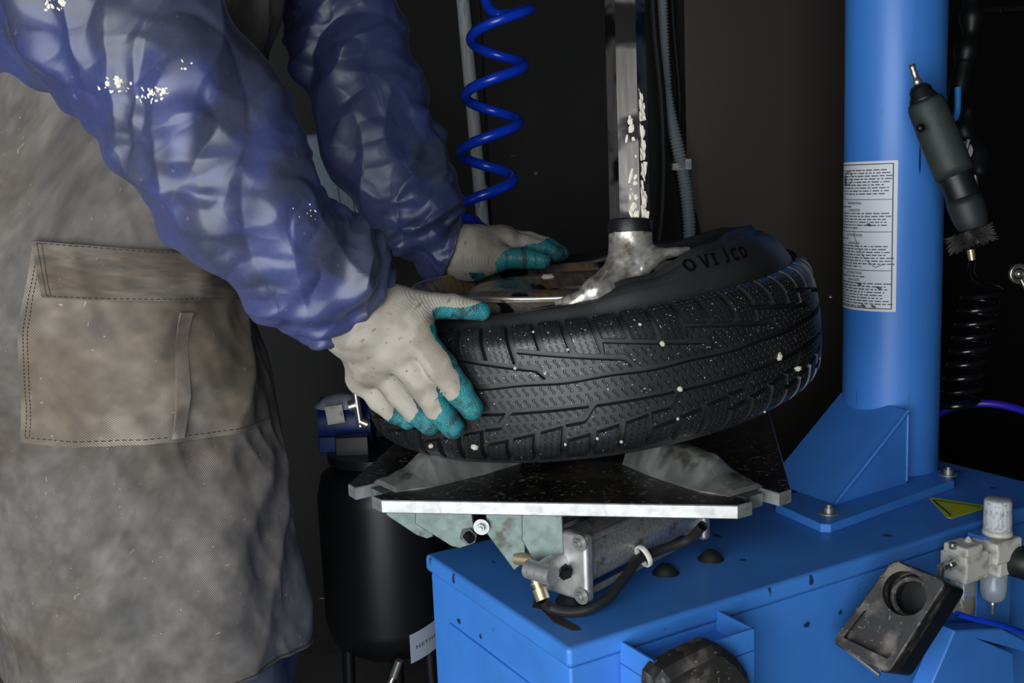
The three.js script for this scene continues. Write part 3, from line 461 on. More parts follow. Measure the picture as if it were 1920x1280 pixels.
  peb.forEach(([x, y], i) => { const p = tyreHit(x, y, -.0005), s = i < 6 ? .0036 + pr() * .001 : .0016 + pr() * .0008; single('pebble', new THREE.IcosahedronGeometry(s, 0).scale(1, .8 + .7 * pr(), .8).rotateZ(pr() * 3).translate(p.x, p.y, p.z), M.stone, 'small pale bit of gravel stuck in the tyre tread', 'pebble', 'bits of gravel stuck in the tread'); });
}
// ------------------------------------------------------------------ the worker
const person = thing('person', 'worker in dirty grey apron, blue jacket and teal gripped gloves bending over the tyre', 'person', V(-.5, 0, -1.42));
const pp = (name, geo, mat, parent = person, label) => part(parent, name, geo.translate(.5, 0, 1.42), mat, label);
const castPx = (mesh, x, y) => { mesh.updateWorldMatrix(true, false); const rc = new THREE.Raycaster(camera.position, ray(x, y).normalize()); return rc.intersectObject(mesh, false)[0]; };
{
  const jacketTex = tex(1024, (u, v) => {
    const f = tf(u, v, 4, 5, 201), g = tf(u, v, 7, 4, 211), s = tf(u, v, 60, 2, 215), fine = tf(u, v, 200, 1, 219);
    let c = mixc([.20, .225, .375], [.25, .277, .44], f); c = mixc(c, [.22, .23, .28], smooth(.5, .7, g) * .75); if (s > .9) c = mixc(c, [.55, .55, .6], .3); return c.map(q => q * (.96 + .08 * fine));
  }, .55);
  const crinkle = tex(512, (u, v) => { const wx = tf(u, v, 5, 3, 441) * .22, wy = tf(u, v, 5, 3, 445) * .22; let h = 0; for (const [n, a, sd] of [[4, .5, 451], [7, .32, 457], [13, .18, 463]]) h += a * Math.pow(1 - Math.abs(tn((u + wx) % 1, (v + wy) % 1, n, sd) * 2 - 1), 2.2); return [h, h, h]; }, .5, false);
  const mJacket = phy({ bumpMap: crinkle, bumpScale: .003, map: jacketTex, roughness: .37, sheen: .2, sheenRoughness: .5, sheenColor: new THREE.Color(.5, .55, .8), side: THREE.DoubleSide });
  const twill = tex(64, (u, v) => { const q = .5 + .5 * Math.cos((u * 4 + v * 4) * 6.283) * .9; return [q, q, q]; }, .0104, false);
  const apronTex = (b1, b2, st, seed) => tex(1536, (u, v) => {
    const f = tf(u, v, 4, 4, seed), g = tf(u, v, 6, 4, seed + 11), k = tf(u, v, 9, 3, seed + 23), s = tf(u, v, 120, 1, seed + 31), d = tf(u, v, 30, 2, seed + 37);
    let c = mixc(hex(b1), hex(b2), smooth(.3, .7, f)); c = mixc(c, hex(st), smooth(.4, .8, g) * .6); c = mixc(c, [.24, .23, .235], smooth(.5, .8, k) * .4);
    const mt = tf(u, v, 24, 3, seed + 41), m2 = tf(u, v, 60, 2, seed + 43); c = c.map(q => q * (.80 + .24 * mt + .20 * m2)); if (mt > .7) c = mixc(c, [.52, .50, .46], (mt - .7) * 1.6);
    const w = .5 + .5 * Math.cos((u * 230 + v * 230) * 6.283 + d * 2); c = c.map(q => q * (.70 + .42 * w) * (.92 + .16 * d)); if (s > .972) c = mixc(c, [.75, .73, .68], .5); return c;
  }, .6);
  const mApron = std({ map: apronTex(0x5d5854, 0x6b6661, 0x4d4238, 231), bumpMap: twill, bumpScale: .0005, roughness: .85, side: THREE.DoubleSide });
  const mPocket = std({ map: apronTex(0x746a5d, 0x82796f, 0x584a3a, 271), bumpMap: twill, bumpScale: .0005, roughness: .85 });
  const mThread = std({ color: 0x2a2622, roughness: .9 });
  const mTrouser = std({ map: tex(512, (u, v) => mixc([.20, .21, .27], [.27, .28, .34], tf(u, v, 8, 4, 241)), .3), roughness: .85 });
  const mSkin = std({ color: 0xb98a70, roughness: .55 }), mBoot = std({ color: 0x1c1a19, roughness: .6 }), mHair = std({ color: 0x1d1713, roughness: .7 });

  // skeleton
  const hip = V(-.50, .93, -1.43), waist = V(-.50, 1.08, -1.43), chest = V(-.50, 1.30, -1.42), neck = V(-.36, 1.55, -1.40), head = V(-.27, 1.665, -1.40);
  
  const kneeN = V(-.435, .50, -1.38), ankN = V(-.48, .09, -1.34), kneeF = V(-.45, .50, -1.54), ankF = V(-.50, .09, -1.57), hipN = V(-.50, .9, -1.37), hipF = V(-.50, .9, -1.52);
  const nearArm = [[150, -150, 165, 1.12], [222, 20, 172, 1.12], [336, 180, 168, 1.125], [428, 336, 156, 1.14], [526, 450, 136, 1.165], [604, 532, 116, 1.195], [645, 574, 96, 1.215], [664, 594, 78, 1.225]];
  const farArm = [[585, -110, 120, 1.62], [640, 20, 112, 1.62], [668, 140, 112, 1.62], [712, 252, 108, 1.625], [758, 344, 100, 1.63], [796, 412, 88, 1.63], [828, 458, 64, 1.63], [872, 474, 38, 1.635]];
  const ctr = s => atD(s[0], s[1], s[3]), shR = ctr(nearArm[0]), shL = ctr(farArm[0]);
  const wristN = atD(655, 582, 1.225), wristF = atD(868, 474, 1.635), elbN = ctr(nearArm[3]), elbF = ctr(farArm[3]);
  const bodyBones = [[hip, waist, .12, .115], [waist, chest, .115, .125], [chest, neck, .13, .055], [neck, head, .055, .06], [shR, shL, .07, .07], [shR, elbN, .055, .042], [elbN, wristN, .042, .022], [shL, elbF, .055, .042], [elbF, wristF, .042, .022], [hipN, kneeN, .085, .06], [kneeN, ankN, .058, .04], [hipF, kneeF, .085, .06], [kneeF, ankF, .058, .04], [ankN, ankN.clone().add(V(.16, -.045, .03)), .04, .032], [ankF, ankF.clone().add(V(.16, -.045, -.02)), .04, .032],
    [head.clone().add(V(-.02, .03, 0)), head.clone().add(V(.01, .02, 0)), .098, .088], [head.clone().add(V(.03, -.03, 0)), head.clone().add(V(.055, -.085, 0)), .065, .038], [head.clone().add(V(.1, .0, 0)), head.clone().add(V(.118, -.035, 0)), .010, .014], [head.clone().add(V(-.01, .01, .095)), head.clone().add(V(-.01, -.03, .09)), .018, .012], [head.clone().add(V(-.01, .01, -.095)), head.clone().add(V(-.01, -.03, -.09)), .018, .012], [head.clone().add(V(.088, -.066, -.02)), head.clone().add(V(.088, -.066, .02)), .010, .010]];
  const field = (bones, k, extra = 0) => (x, y, z) => { let d = 1; for (const [a, b, ra, rb] of bones) d = smin(d, cap(x, y, z, a, b, ra, rb), k); return d - extra; };
  { const [lo, hi] = boundsOf(bodyBones, .03); const body = pp('body', nets(field(bodyBones, .03), lo, hi, .0115), mSkin); }
  { const [lo, hi] = [head.clone().add(V(-.16, -.1, -.14)), head.clone().add(V(.16, .18, .14))]; const f = (x, y, z) => { const d = cap(x, y, z, head.clone().add(V(-.025, .035, 0)), head.clone().add(V(.0, .03, 0)), .106, .095); return Math.max(d, -(y - head.y - .02 + (x - head.x) * -.55)); }; pp('hair', nets(f, lo, hi, .008), mHair, person, 'short dark hair'); }
  for (const s of [-1, 1]) pp('eye', new THREE.SphereGeometry(.011, 14, 10).translate(head.x + .092, head.y + .012, head.z + s * .033), std({ color: 0xe8e4de, roughness: .3 }));
  { const b = [[hip.clone().add(V(-.02, 0, 0)), waist.clone().add(V(-.02, 0, 0)), .14, .13], [hipN, kneeN, .100, .085], [kneeN, ankN.clone().add(V(0, .03, 0)), .085, .075], [hipF, kneeF, .105, .085], [kneeF, ankF.clone().add(V(0, .03, 0)), .085, .075]], [lo, hi] = boundsOf(b, .03); const f = field(b, .04); pp('trousers', nets((x, y, z) => Math.max(f(x, y, z) + .010 * fbm3(x * 14, y * 7, z * 14, 3), .07 - y), lo, hi, .0095), mTrouser, person, 'faded blue work trousers'); }
  for (const a of [ankN, ankF]) { const b = [[a.clone().add(V(0, .07, 0)), a.clone().add(V(-.01, -.03, 0)), .052, .052], [a.clone().add(V(-.01, -.035, 0)), a.clone().add(V(.15, -.045, .01)), .05, .045]], [lo, hi] = boundsOf(b, .03), f = field(b, .03); pp('boot', nets((x, y, z) => Math.max(f(x, y, z), .002 - y), lo, hi, .008), mBoot); }
  // jacket body
  let jacket;
  { const b = [[waist.clone().add(V(-.03, -.1, 0)), chest, .130, .150], [chest, neck, .145, .085], [shR.clone().add(V(-.01, .02, 0)), shL.clone().add(V(-.03, .04, 0)), .085, .08], [chest.clone().add(V(-.06, .0, .02)), shR, .12, .095]], [lo, hi] = boundsOf(b, .03), f = field(b, .05); jacket = pp('jacket', nets((x, y, z) => f(x, y, z) + .012 * (1 - Math.abs(noise3(x * 9 + y * 6, y * 12, z * 9))) - .006, lo, hi, .0085), mJacket, person, 'shiny blue work jacket'); }
  // sleeves: crumpled tubes from shoulder to cuff
  function sleeve(st, seed, amp, cuffLen, label) {
    const P = st.map(ctr), c = new THREE.CatmullRomCurve3(P, false, 'centripetal'), R = st.map(s => s[2] * s[3] / FOC), L = c.getLength(), NV = 300, NU = 220, fr = c.computeFrenetFrames(NV, false);
    // keep the radius at its station
    const ts = P.map((p, i) => { if (!i) return 0; let best = 0, bd = 9; for (let k = 0; k <= 400; k++) { const d = c.getPointAt(k / 400).distanceToSquared(p); if (d < bd) { bd = d; best = k / 400; } } return best; });
    const rad = curve1(ts.map((t, i) => [t, R[i]]));
    const IN = new ImprovedNoise(), rid = q => { const r = 1 - Math.abs(q) * 2.6; return r > 0 ? Math.pow(r, 1.5) * 1.1 : r * .1; };
    const f = inner => (a, b) => {
      const th = a * 2 * Math.PI, s = b * L, r0 = rad(b), cs = Math.cos(th), sn = Math.sin(th), rem = L - s;
      const X = cs * r0, Y = sn * r0, wx = fbm3(s * 6 + seed, X * 8, Y * 8, 2) * .05;
      const P1 = Math.abs(IN.noise((s + .6 * X + .35 * Y + wx) / .105 + seed, X / .17, Y / .17)), P2 = Math.abs(IN.noise((s - .75 * X + .4 * Y - wx) / .125 + seed + 40, X / .17 + 9, Y / .17)), P3 = Math.abs(IN.noise((s * .8 + .9 * Y + wx) / .07 + seed + 80, X / .10, Y / .12)), P4 = Math.abs(IN.noise((s + .3 * X) / .035 + seed + 120, X / .06, Y / .06)), P5 = Math.abs(IN.noise((s - .5 * Y) / .045 + seed + 160, X / .05 + 3, Y / .07));
      const mask = smooth(-.35, .35, noise3(s * 7 + seed, X * 8, Y * 8));
      let d = amp * (2.3 * (.2 - P1) + 1.9 * (P2 - .2) + 1.3 * (.2 - P3) + (.3 + .9 * mask) * (.75 * (P4 - .18) + .7 * (.18 - P5))) + .008 * fbm3(X * 9, Y * 9, s * 9 + seed, 2);
      const cf = smooth(cuffLen, .02, rem); d += cf * .011 * (rid(noise3((s + .4 * X) / .026 + seed, X / .07, Y / .07)) - .4) + cf * .0045 * Math.sin((s + .35 * X - .2 * Y + wx * 1.5) / .040 * 6.283);
      d *= smooth(0, .012, rem) * .75 + .25;
      const q = c.getPointAt(b), N = fr.normals[Math.round(b * NV)], B = fr.binormals[Math.round(b * NV)], rr = r0 + d - inner;
      return q.clone().addScaledVector(N, rr * cs).addScaledVector(B, rr * sn);
    };
    const uvs = (a, b) => [a * 2 * Math.PI * .09 + seed * .13, b * L];
    const out = grid(NU, NV, f(0), uvs), inn = grid(NU, 30, (a, b) => f(.003)(a, 1 - b * .1), uvs), lip = grid(NU, 1, (a, b) => f(b * .003)(a, 1), uvs);
    return pp('sleeve', merge([out, inn, lip]), mJacket, jacket, label);
  }
  const slN = sleeve(nearArm, 3.3, .0122, .12, 'crumpled shiny blue sleeve with dried white splashes'), slF = sleeve(farArm, 17.7, .0122, .14, 'crumpled blue sleeve reaching to the far rim edge');
  { // dried splashes on the near sleeve
    const r = rngOf(19), L = []; for (const [cx, cy, w, n] of [[218, 158, 30, 26], [286, 178, 30, 26], [98, 10, 26, 16], [345, 122, 18, 5], [560, 400, 40, 8]]) for (let i = 0; i < n; i++) { const h = castPx(slN, cx + (r() - .5) * 2 * w * (r() + .3), cy + (r() - .5) * w * .9); if (!h) continue; const k = (.0008 + .0024 * r() * r()) * (n < 10 ? .6 : 1); L.push(metreUV(new THREE.IcosahedronGeometry(k * .8, 0).scale(1 + r() * 2.2, .7 + r(), .5).rotateZ(r() * 3).translate(h.point.x, h.point.y, h.point.z))); }
    pp('dried_splash', merge(L), std({ color: 0xc8c2b2, roughness: .8 }), jacket, 'flecks of dried white paste');
  }
  // apron: a stiff skirt and bib wrapped round the body
  const sil = [[600, -120], [556, 0], [515, 190], [486, 400], [488, 570], [518, 760], [548, 1000], [574, 1215]].map(([x, y]) => { const q = atD(x, y, 1.43); return [q.y, q.x - .016]; }).sort((a, b) => a[0] - b[0]);
  const silX = curve1(sil), AX = .215, AZ = .205;
  const hemY = sil[0][0] - .025;
  const APN = new ImprovedNoise();
  function ap(phi, y, off = 0) {          // phi: 0 faces the tyre (+x), 90 degrees faces the camera
    const cx = silX(y) - AX, p = phi, w = .010 * fbm3(Math.cos(p) * 1.6 + 3, y * 4.2, Math.sin(p) * 1.6, 3) * 2 + .006 * Math.sin(p * 7 + 2 * fbm3(y * 3, p, 1, 2) * 3) * smooth(.95, .6, y) + .005 * (1 - Math.abs(noise3(p * 2.5 + y * 7, y * 3, 5)) * 2) + .0045 * (.3 - Math.abs(APN.noise(p * 2.2 + y * 9, y * 5, 2.5))) * 2 + .003 * (.3 - Math.abs(APN.noise(p * 6 - y * 8, y * 11, 7.5))) * 2;
    const k = w + off; return V(cx + (AX + k) * Math.cos(p), y, -1.43 + (AZ + k) * Math.sin(p));
  }
  const yTop = p => lerp(1.54, 1.345, smooth(.9, 1.75, p));
  const aF = off => (a, b) => { const p = lerp(-1.5, 2.9, a), y0 = hemY + .012 * Math.sin(p * 2), y = lerp(y0, yTop(p), b); return ap(p, y, off); };
  const auv = (a, b) => [a * .95, b * .9];
  const apron = pp('apron', slab(200, 200, aF(0), aF(-.003), auv), mApron, person, 'dirty grey twill work apron');
  pp('hem', sweep(Array.from({ length: 60 }, (_, i) => aF(.0005)(i / 59, .0)), .0028, 200, 8), mApron, apron);
  const solve = (x, y) => { let p = 1.0, h = 1.2 - (y - 345) / FOC * 1.25; for (let it = 0; it < 25; it++) { const e = (p, h) => { const q = ap(p, h).project(cam2); return [(q.x + 1) * 960 - x, (1 - q.y) * 640 - y]; }; const [a, b] = e(p, h), [a1, b1] = e(p + .002, h), [a2, b2] = e(p, h + .001), j11 = (a1 - a) / .002, j12 = (a2 - a) / .001, j21 = (b1 - b) / .002, j22 = (b2 - b) / .001, D = j11 * j22 - j12 * j21; p -= clamp((a * j22 - b * j12) / D, -.2, .2); h -= clamp((b * j11 - a * j21) / D, -.1, .1); p = clamp(p, .05, 3); } return [p, h]; };
  const cam2 = camera.clone(); cam2.aspect = 1.5; cam2.updateProjectionMatrix(); cam2.updateMatrixWorld(true);
  const bil = (c, u, v) => [0, 1].map(k => lerp(lerp(c[0][k], c[1][k], u), lerp(c[3][k], c[2][k], u), v));     // TL, TR, BR, BL
  function patch(name, pxs, off, th, mat, bulge, label) {
    const C = pxs.map(q => solve(...q)), edge = (u, v) => Math.min(u, 1 - u, v, 1 - v);
    const top = o => (u, v) => { const [p, y] = bil(C, u, v); return ap(p, y, o + bulge(u, v)); };
    const g = slab(60, 40, (u, v) => top(off + th)(u, 1 - v), (u, v) => top(off - .002)(u, 1 - v), (u, v) => [u * .26, v * .2]);
    const m = pp(name, g, mat, apron, label);
    const st = []; for (const [u0, v0, u1, v1] of [[.02, .03, .98, .03], [.02, .97, .98, .97], [.02, .03, .02, .97], [.035, .03, .035, .97]]) { const n = 46; for (let i = 0; i < n; i++) { const t0 = i / n, t1 = (i + .6) / n, A = top(off + th + .0004)(lerp(u0, u1, t0), lerp(v0, v1, t0)), B = top(off + th + .0004)(lerp(u0, u1, t1), lerp(v0, v1, t1)); st.push(rod(A, B, .0005, .0005, 5)); } }
    pp('stitching', merge(st), mThread, apron, 'dark seam stitching'); return m;
  }
  patch('pocket', [[60, 470], [478, 520], [512, 768], [40, 828]], 0, .004, mPocket, (u, v) => .010 * Math.sin(Math.PI * u) * Math.sin(Math.PI * clamp(v * 1.1, 0, 1)) + .004 * (1 - Math.abs(noise3(u * 3 + v * 2, v * 2, 3)) * 2) * Math.sin(Math.PI * u) - .002, 'large patch pocket, brown with grime');
  patch('pocket_flap', [[64, 450], [470, 486], [480, 556], [82, 556]], .006, .004, mPocket, (u, v) => .012 * v * Math.sin(Math.PI * u) + .003 * noise3(u * 6, v * 2, 8), 'pocket flap with turned edge');
  pp('pocket_seam', merge([slab(6, 40, (u, v) => ap(...solveS(u, v), .0135), (u, v) => ap(...solveS(u, v), .008), (u, v) => [u * .014 + .1, v * .14])]), mPocket, apron);
  function solveS(u, v) { solveS.c ??= [[330, 585], [352, 585], [338, 818], [316, 820]].map(q => solve(...q)); return bil(solveS.c, u, 1 - v); }

  // ---------------- gloved hands
  const knitTex = tex(512, (u, v) => { const f = tf(u, v, 5, 4, 301), s = tf(u, v, 16, 3, 305), rib = .5 + .5 * Math.cos(u * 6.283 * 64), r2 = .5 + .5 * Math.cos(v * 6.283 * 90); let c = mixc([.61, .58, .535], [.68, .655, .61], f); c = mixc(c, [.40, .35, .28], smooth(.72, .86, s) * .55); c = mixc(c, [.50, .47, .42], smooth(.5, .75, tf(u, v, 4, 3, 309)) * .6); return c.map(q => q * (.88 + .10 * rib + .06 * r2)); }, .11);
  const mKnit = std({ map: knitTex, bumpMap: tex(64, (u, v) => { const q = .5 + .25 * Math.cos(u * 6.283 * 4) + .2 * Math.cos(v * 6.283 * 6); return [q, q, q]; }, .0075, false), bumpScale: .0004, roughness: .9 });
  const mCoat = std({ map: tex(512, (u, v) => { const f = tf(u, v, 7, 4, 311), s = tf(u, v, 12, 3, 317); let c = mixc([.10, .39, .42], [.18, .52, .54], f); return mixc(c, [.17, .25, .25], smooth(.48, .72, s) * .75); }, .1), bumpMap: tex(128, (u, v) => { const q = tf(u, v, 24, 2, 321); return [q, q, q]; }, .02, false), bumpScale: .0012, roughness: .42 });
  function glove(fingers, palm, dorsal, label) {
    const bones = [...palm]; const info = palm.map(() => null);
    for (const f of fingers) { const L = f.pts, n = L.length; for (let i = 0; i + 1 < n; i++) { bones.push([L[i], L[i + 1], f.r[i], f.r[i + 1]]); info.push({ f, t0: i / (n - 1), t1: (i + 1) / (n - 1) }); } }
    const [lo, hi] = boundsOf(bones, .012), nP = palm.length;
    const dist = (x, y, z) => { let p = 1; for (let i = 0; i < nP; i++) { const [a, b, ra, rb] = bones[i]; p = smin(p, cap(x, y, z, a, b, ra, rb), .024); } let o = p; let i = nP; for (const f of fingers) { let q = 1; for (let k = 0; k + 1 < f.pts.length; k++, i++) { const [a, b, ra, rb] = bones[i]; q = smin(q, cap(x, y, z, a, b, ra, rb), .004); } o = smin(o, q, f.k ?? .0065); } return o - .0006 * noise3(x * 90, y * 90, z * 90) - .0012 * fbm3(x * 40, y * 40, z * 40, 2); };
    const g = nets(dist, lo, hi, .0023), pos = g.attributes.position, nor = g.attributes.normal, F = new Float32Array(pos.count), uv = g.attributes.uv;
    const ax = fingers[1].pts[2].clone().sub(palm[0][0]).normalize(), sx = ax.clone().cross(dorsal).normalize();
    for (let i = 0; i < pos.count; i++) {
      const x = pos.getX(i), y = pos.getY(i), z = pos.getZ(i), n = V().fromBufferAttribute(nor, i), q = V(x, y, z); let bd = 1, bi = 0, bt = 0;
      bones.forEach(([a, b, ra, rb], k) => { const d = cap(x, y, z, a, b, ra, rb); if (d < bd) { bd = d; bi = k; const e = b.clone().sub(a); bt = clamp(q.clone().sub(a).dot(e) / e.lengthSq(), 0, 1); } });
      const I = info[bi], t = I ? lerp(I.t0, I.t1, bt) : 0, dv = I && I.f.dorsal ? I.f.dorsal : dorsal;
      const thr = I ? lerp(I.f.base ?? .12, 1.2, smooth(I.f.s0 ?? .25, I.f.s1 ?? 1.0, t)) : -.75;
      F[i] = n.dot(dv) - thr + .09 * fbm3(x * 60, y * 60, z * 60, 2);
      uv.setXY(i, q.dot(sx) + n.dot(dv) * .004, q.dot(ax));
    }
    const ix = g.index.array, A = [[], []], push = (s, v) => A[s].push(v);
    const vert = (i) => [pos.getX(i), pos.getY(i), pos.getZ(i), nor.getX(i), nor.getY(i), nor.getZ(i), uv.getX(i), uv.getY(i)], mix = (a, b, t) => a.map((q, k) => lerp(q, b[k], t));
    for (let i = 0; i < ix.length; i += 3) {
      const id = [ix[i], ix[i + 1], ix[i + 2]], s = id.map(k => F[k] > 0 ? 0 : 1);
      if (s[0] === s[1] && s[1] === s[2]) { id.forEach(k => push(s[0], vert(k))); continue; }
      const o = s[0] === s[1] ? 2 : s[0] === s[2] ? 1 : 0, a = id[o], b = id[(o + 1) % 3], c = id[(o + 2) % 3], va = vert(a), vb = vert(b), vc = vert(c), ab = mix(va, vb, F[a] / (F[a] - F[b])), ac = mix(va, vc, F[a] / (F[a] - F[c]));
      for (const q of [va, ab, ac]) push(s[o], q); for (const q of [ab, vb, vc, ab, vc, ac]) push(1 - s[o], q);
    }
    const mk = L => { const q = new THREE.BufferGeometry(), f = (a, b) => new THREE.Float32BufferAttribute(L.flatMap(v => v.slice(a, b)), b - a); q.setAttribute('position', f(0, 3)); q.setAttribute('normal', f(3, 6)); q.setAttribute('uv', f(6, 8)); return q; };
    const gl = pp('glove', mk(A[0]), mKnit, person, label); pp('grip_coating', mk(A[1]), mCoat, gl, 'teal rubber grip coating'); return gl;
  }
  const H = (x, y, o) => tyreHit(x, y, o);
  // right hand: fingers down over the tread, thumb along the rim edge
  const cuffA = atD(628, 556, 1.222), wr = atD(664, 592, 1.222);
  const iM = H(778, 622, .034), mM = H(738, 648, .040), rM = H(704, 678, .038), pM = H(682, 708, .030);
  const radial = q => { const v = q.clone().sub(tyC); v.addScaledVector(tn_, -v.dot(tn_)); return v.normalize(); };
  const dors = radial(mM).add(V(0, .25, .25)).normalize();
  const glN = glove([
    { pts: [iM, H(826, 684, .026), H(860, 732, .0165), H(884, 764, .0135)], r: [.0185, .0180, .0165, .0145], dorsal: dors },
    { pts: [mM, H(788, 716, .029), H(824, 768, .0175), H(849, 802, .0135)], r: [.0185, .0180, .0165, .0145], dorsal: dors },
    { pts: [rM, H(748, 734, .026), H(782, 774, .0165), H(806, 796, .013)], r: [.018, .0172, .0155, .0135], dorsal: dors },
    { pts: [pM, H(714, 750, .022), H(742, 774, .015), H(764, 788, .0125)], r: [.0172, .0155, .0140, .012], dorsal: dors },
    { pts: [atD(735, 572, 1.215), atD(786, 572, 1.222), atD(850, 574, 1.236), atD(903, 583, 1.243)], r: [.022, .0165, .0148, .0115], dorsal: V(.05, 1, .15).normalize(), k: .012, base: .15, s0: .7, s1: 1.1 }],
    [[cuffA, wr, .046, .042], [wr, iM, .034, .019], [wr, mM, .034, .020], [wr, rM, .034, .019], [wr, pM, .032, .017], [iM, mM, .019, .020], [mM, rM, .020, .019], [rM, pM, .019, .017], [wr, atD(745, 575, 1.215), .034, .024]], dors, 'pale knitted work glove with teal grip, fingers spread over the tread');
  pp('cuff_roll', (() => { const c = atD(640, 568, 1.222), d = wr.clone().sub(cuffA).normalize(), g = new THREE.TorusGeometry(.0475, .0045, 12, 60).scale(1, 1, 1.3); return g.applyQuaternion(new THREE.Quaternion().setFromUnitVectors(V(0, 0, 1), d)).translate(wr.x - d.x * .004, wr.y - d.y * .004, wr.z - d.z * .004); })(), mKnit, glN);
  // left hand: lying on the far rim edge
  const d0 = 1.635, wl = atD(880, 475, 1.63), up = V(.05, 1, .25).normalize();
  const lI = atD(945, 458, 1.645), lM = atD(948, 452, 1.668), lR = atD(946, 452, 1.69), lP = atD(938, 456, 1.71);
  glove([
    { pts: [lI, atD(985, 458, 1.65), atD(1020, 466, 1.655), atD(1044, 476, 1.66)], r: [.0165, .0155, .014, .0125], dorsal: up, s0: .2, s1: .8 },
    { pts: [lM, atD(992, 452, 1.675), atD(1028, 462, 1.68), atD(1052, 474, 1.685)], r: [.017, .0155, .014, .0125], dorsal: up, s0: .2, s1: .8 },
    { pts: [lR, atD(988, 454, 1.70), atD(1022, 462, 1.705), atD(1044, 473, 1.71)], r: [.0165, .015, .0135, .012], dorsal: up },
    { pts: [lP, atD(974, 458, 1.72), atD(1002, 464, 1.727), atD(1022, 472, 1.73)], r: [.0155, .0135, .012, .011], dorsal: up },
    { pts: [atD(905, 486, 1.612), atD(935, 484, 1.605), atD(980, 484, 1.60), atD(1016, 489, 1.60)], r: [.022, .0175, .0158, .013], dorsal: V(-.1, .9, -.1).normalize(), k: .012, base: -.7, s0: .2, s1: .6 }],
    [[atD(845, 474, 1.63), wl, .032, .033], [wl, lI, .032, .019], [wl, lM, .034, .020], [wl, lR, .032, .019], [wl, lP, .03, .017], [lI, lP, .019, .017], [wl, atD(918, 484, 1.61), .032, .023]], up, 'pale knitted work glove with teal grip resting on the far rim edge');
}
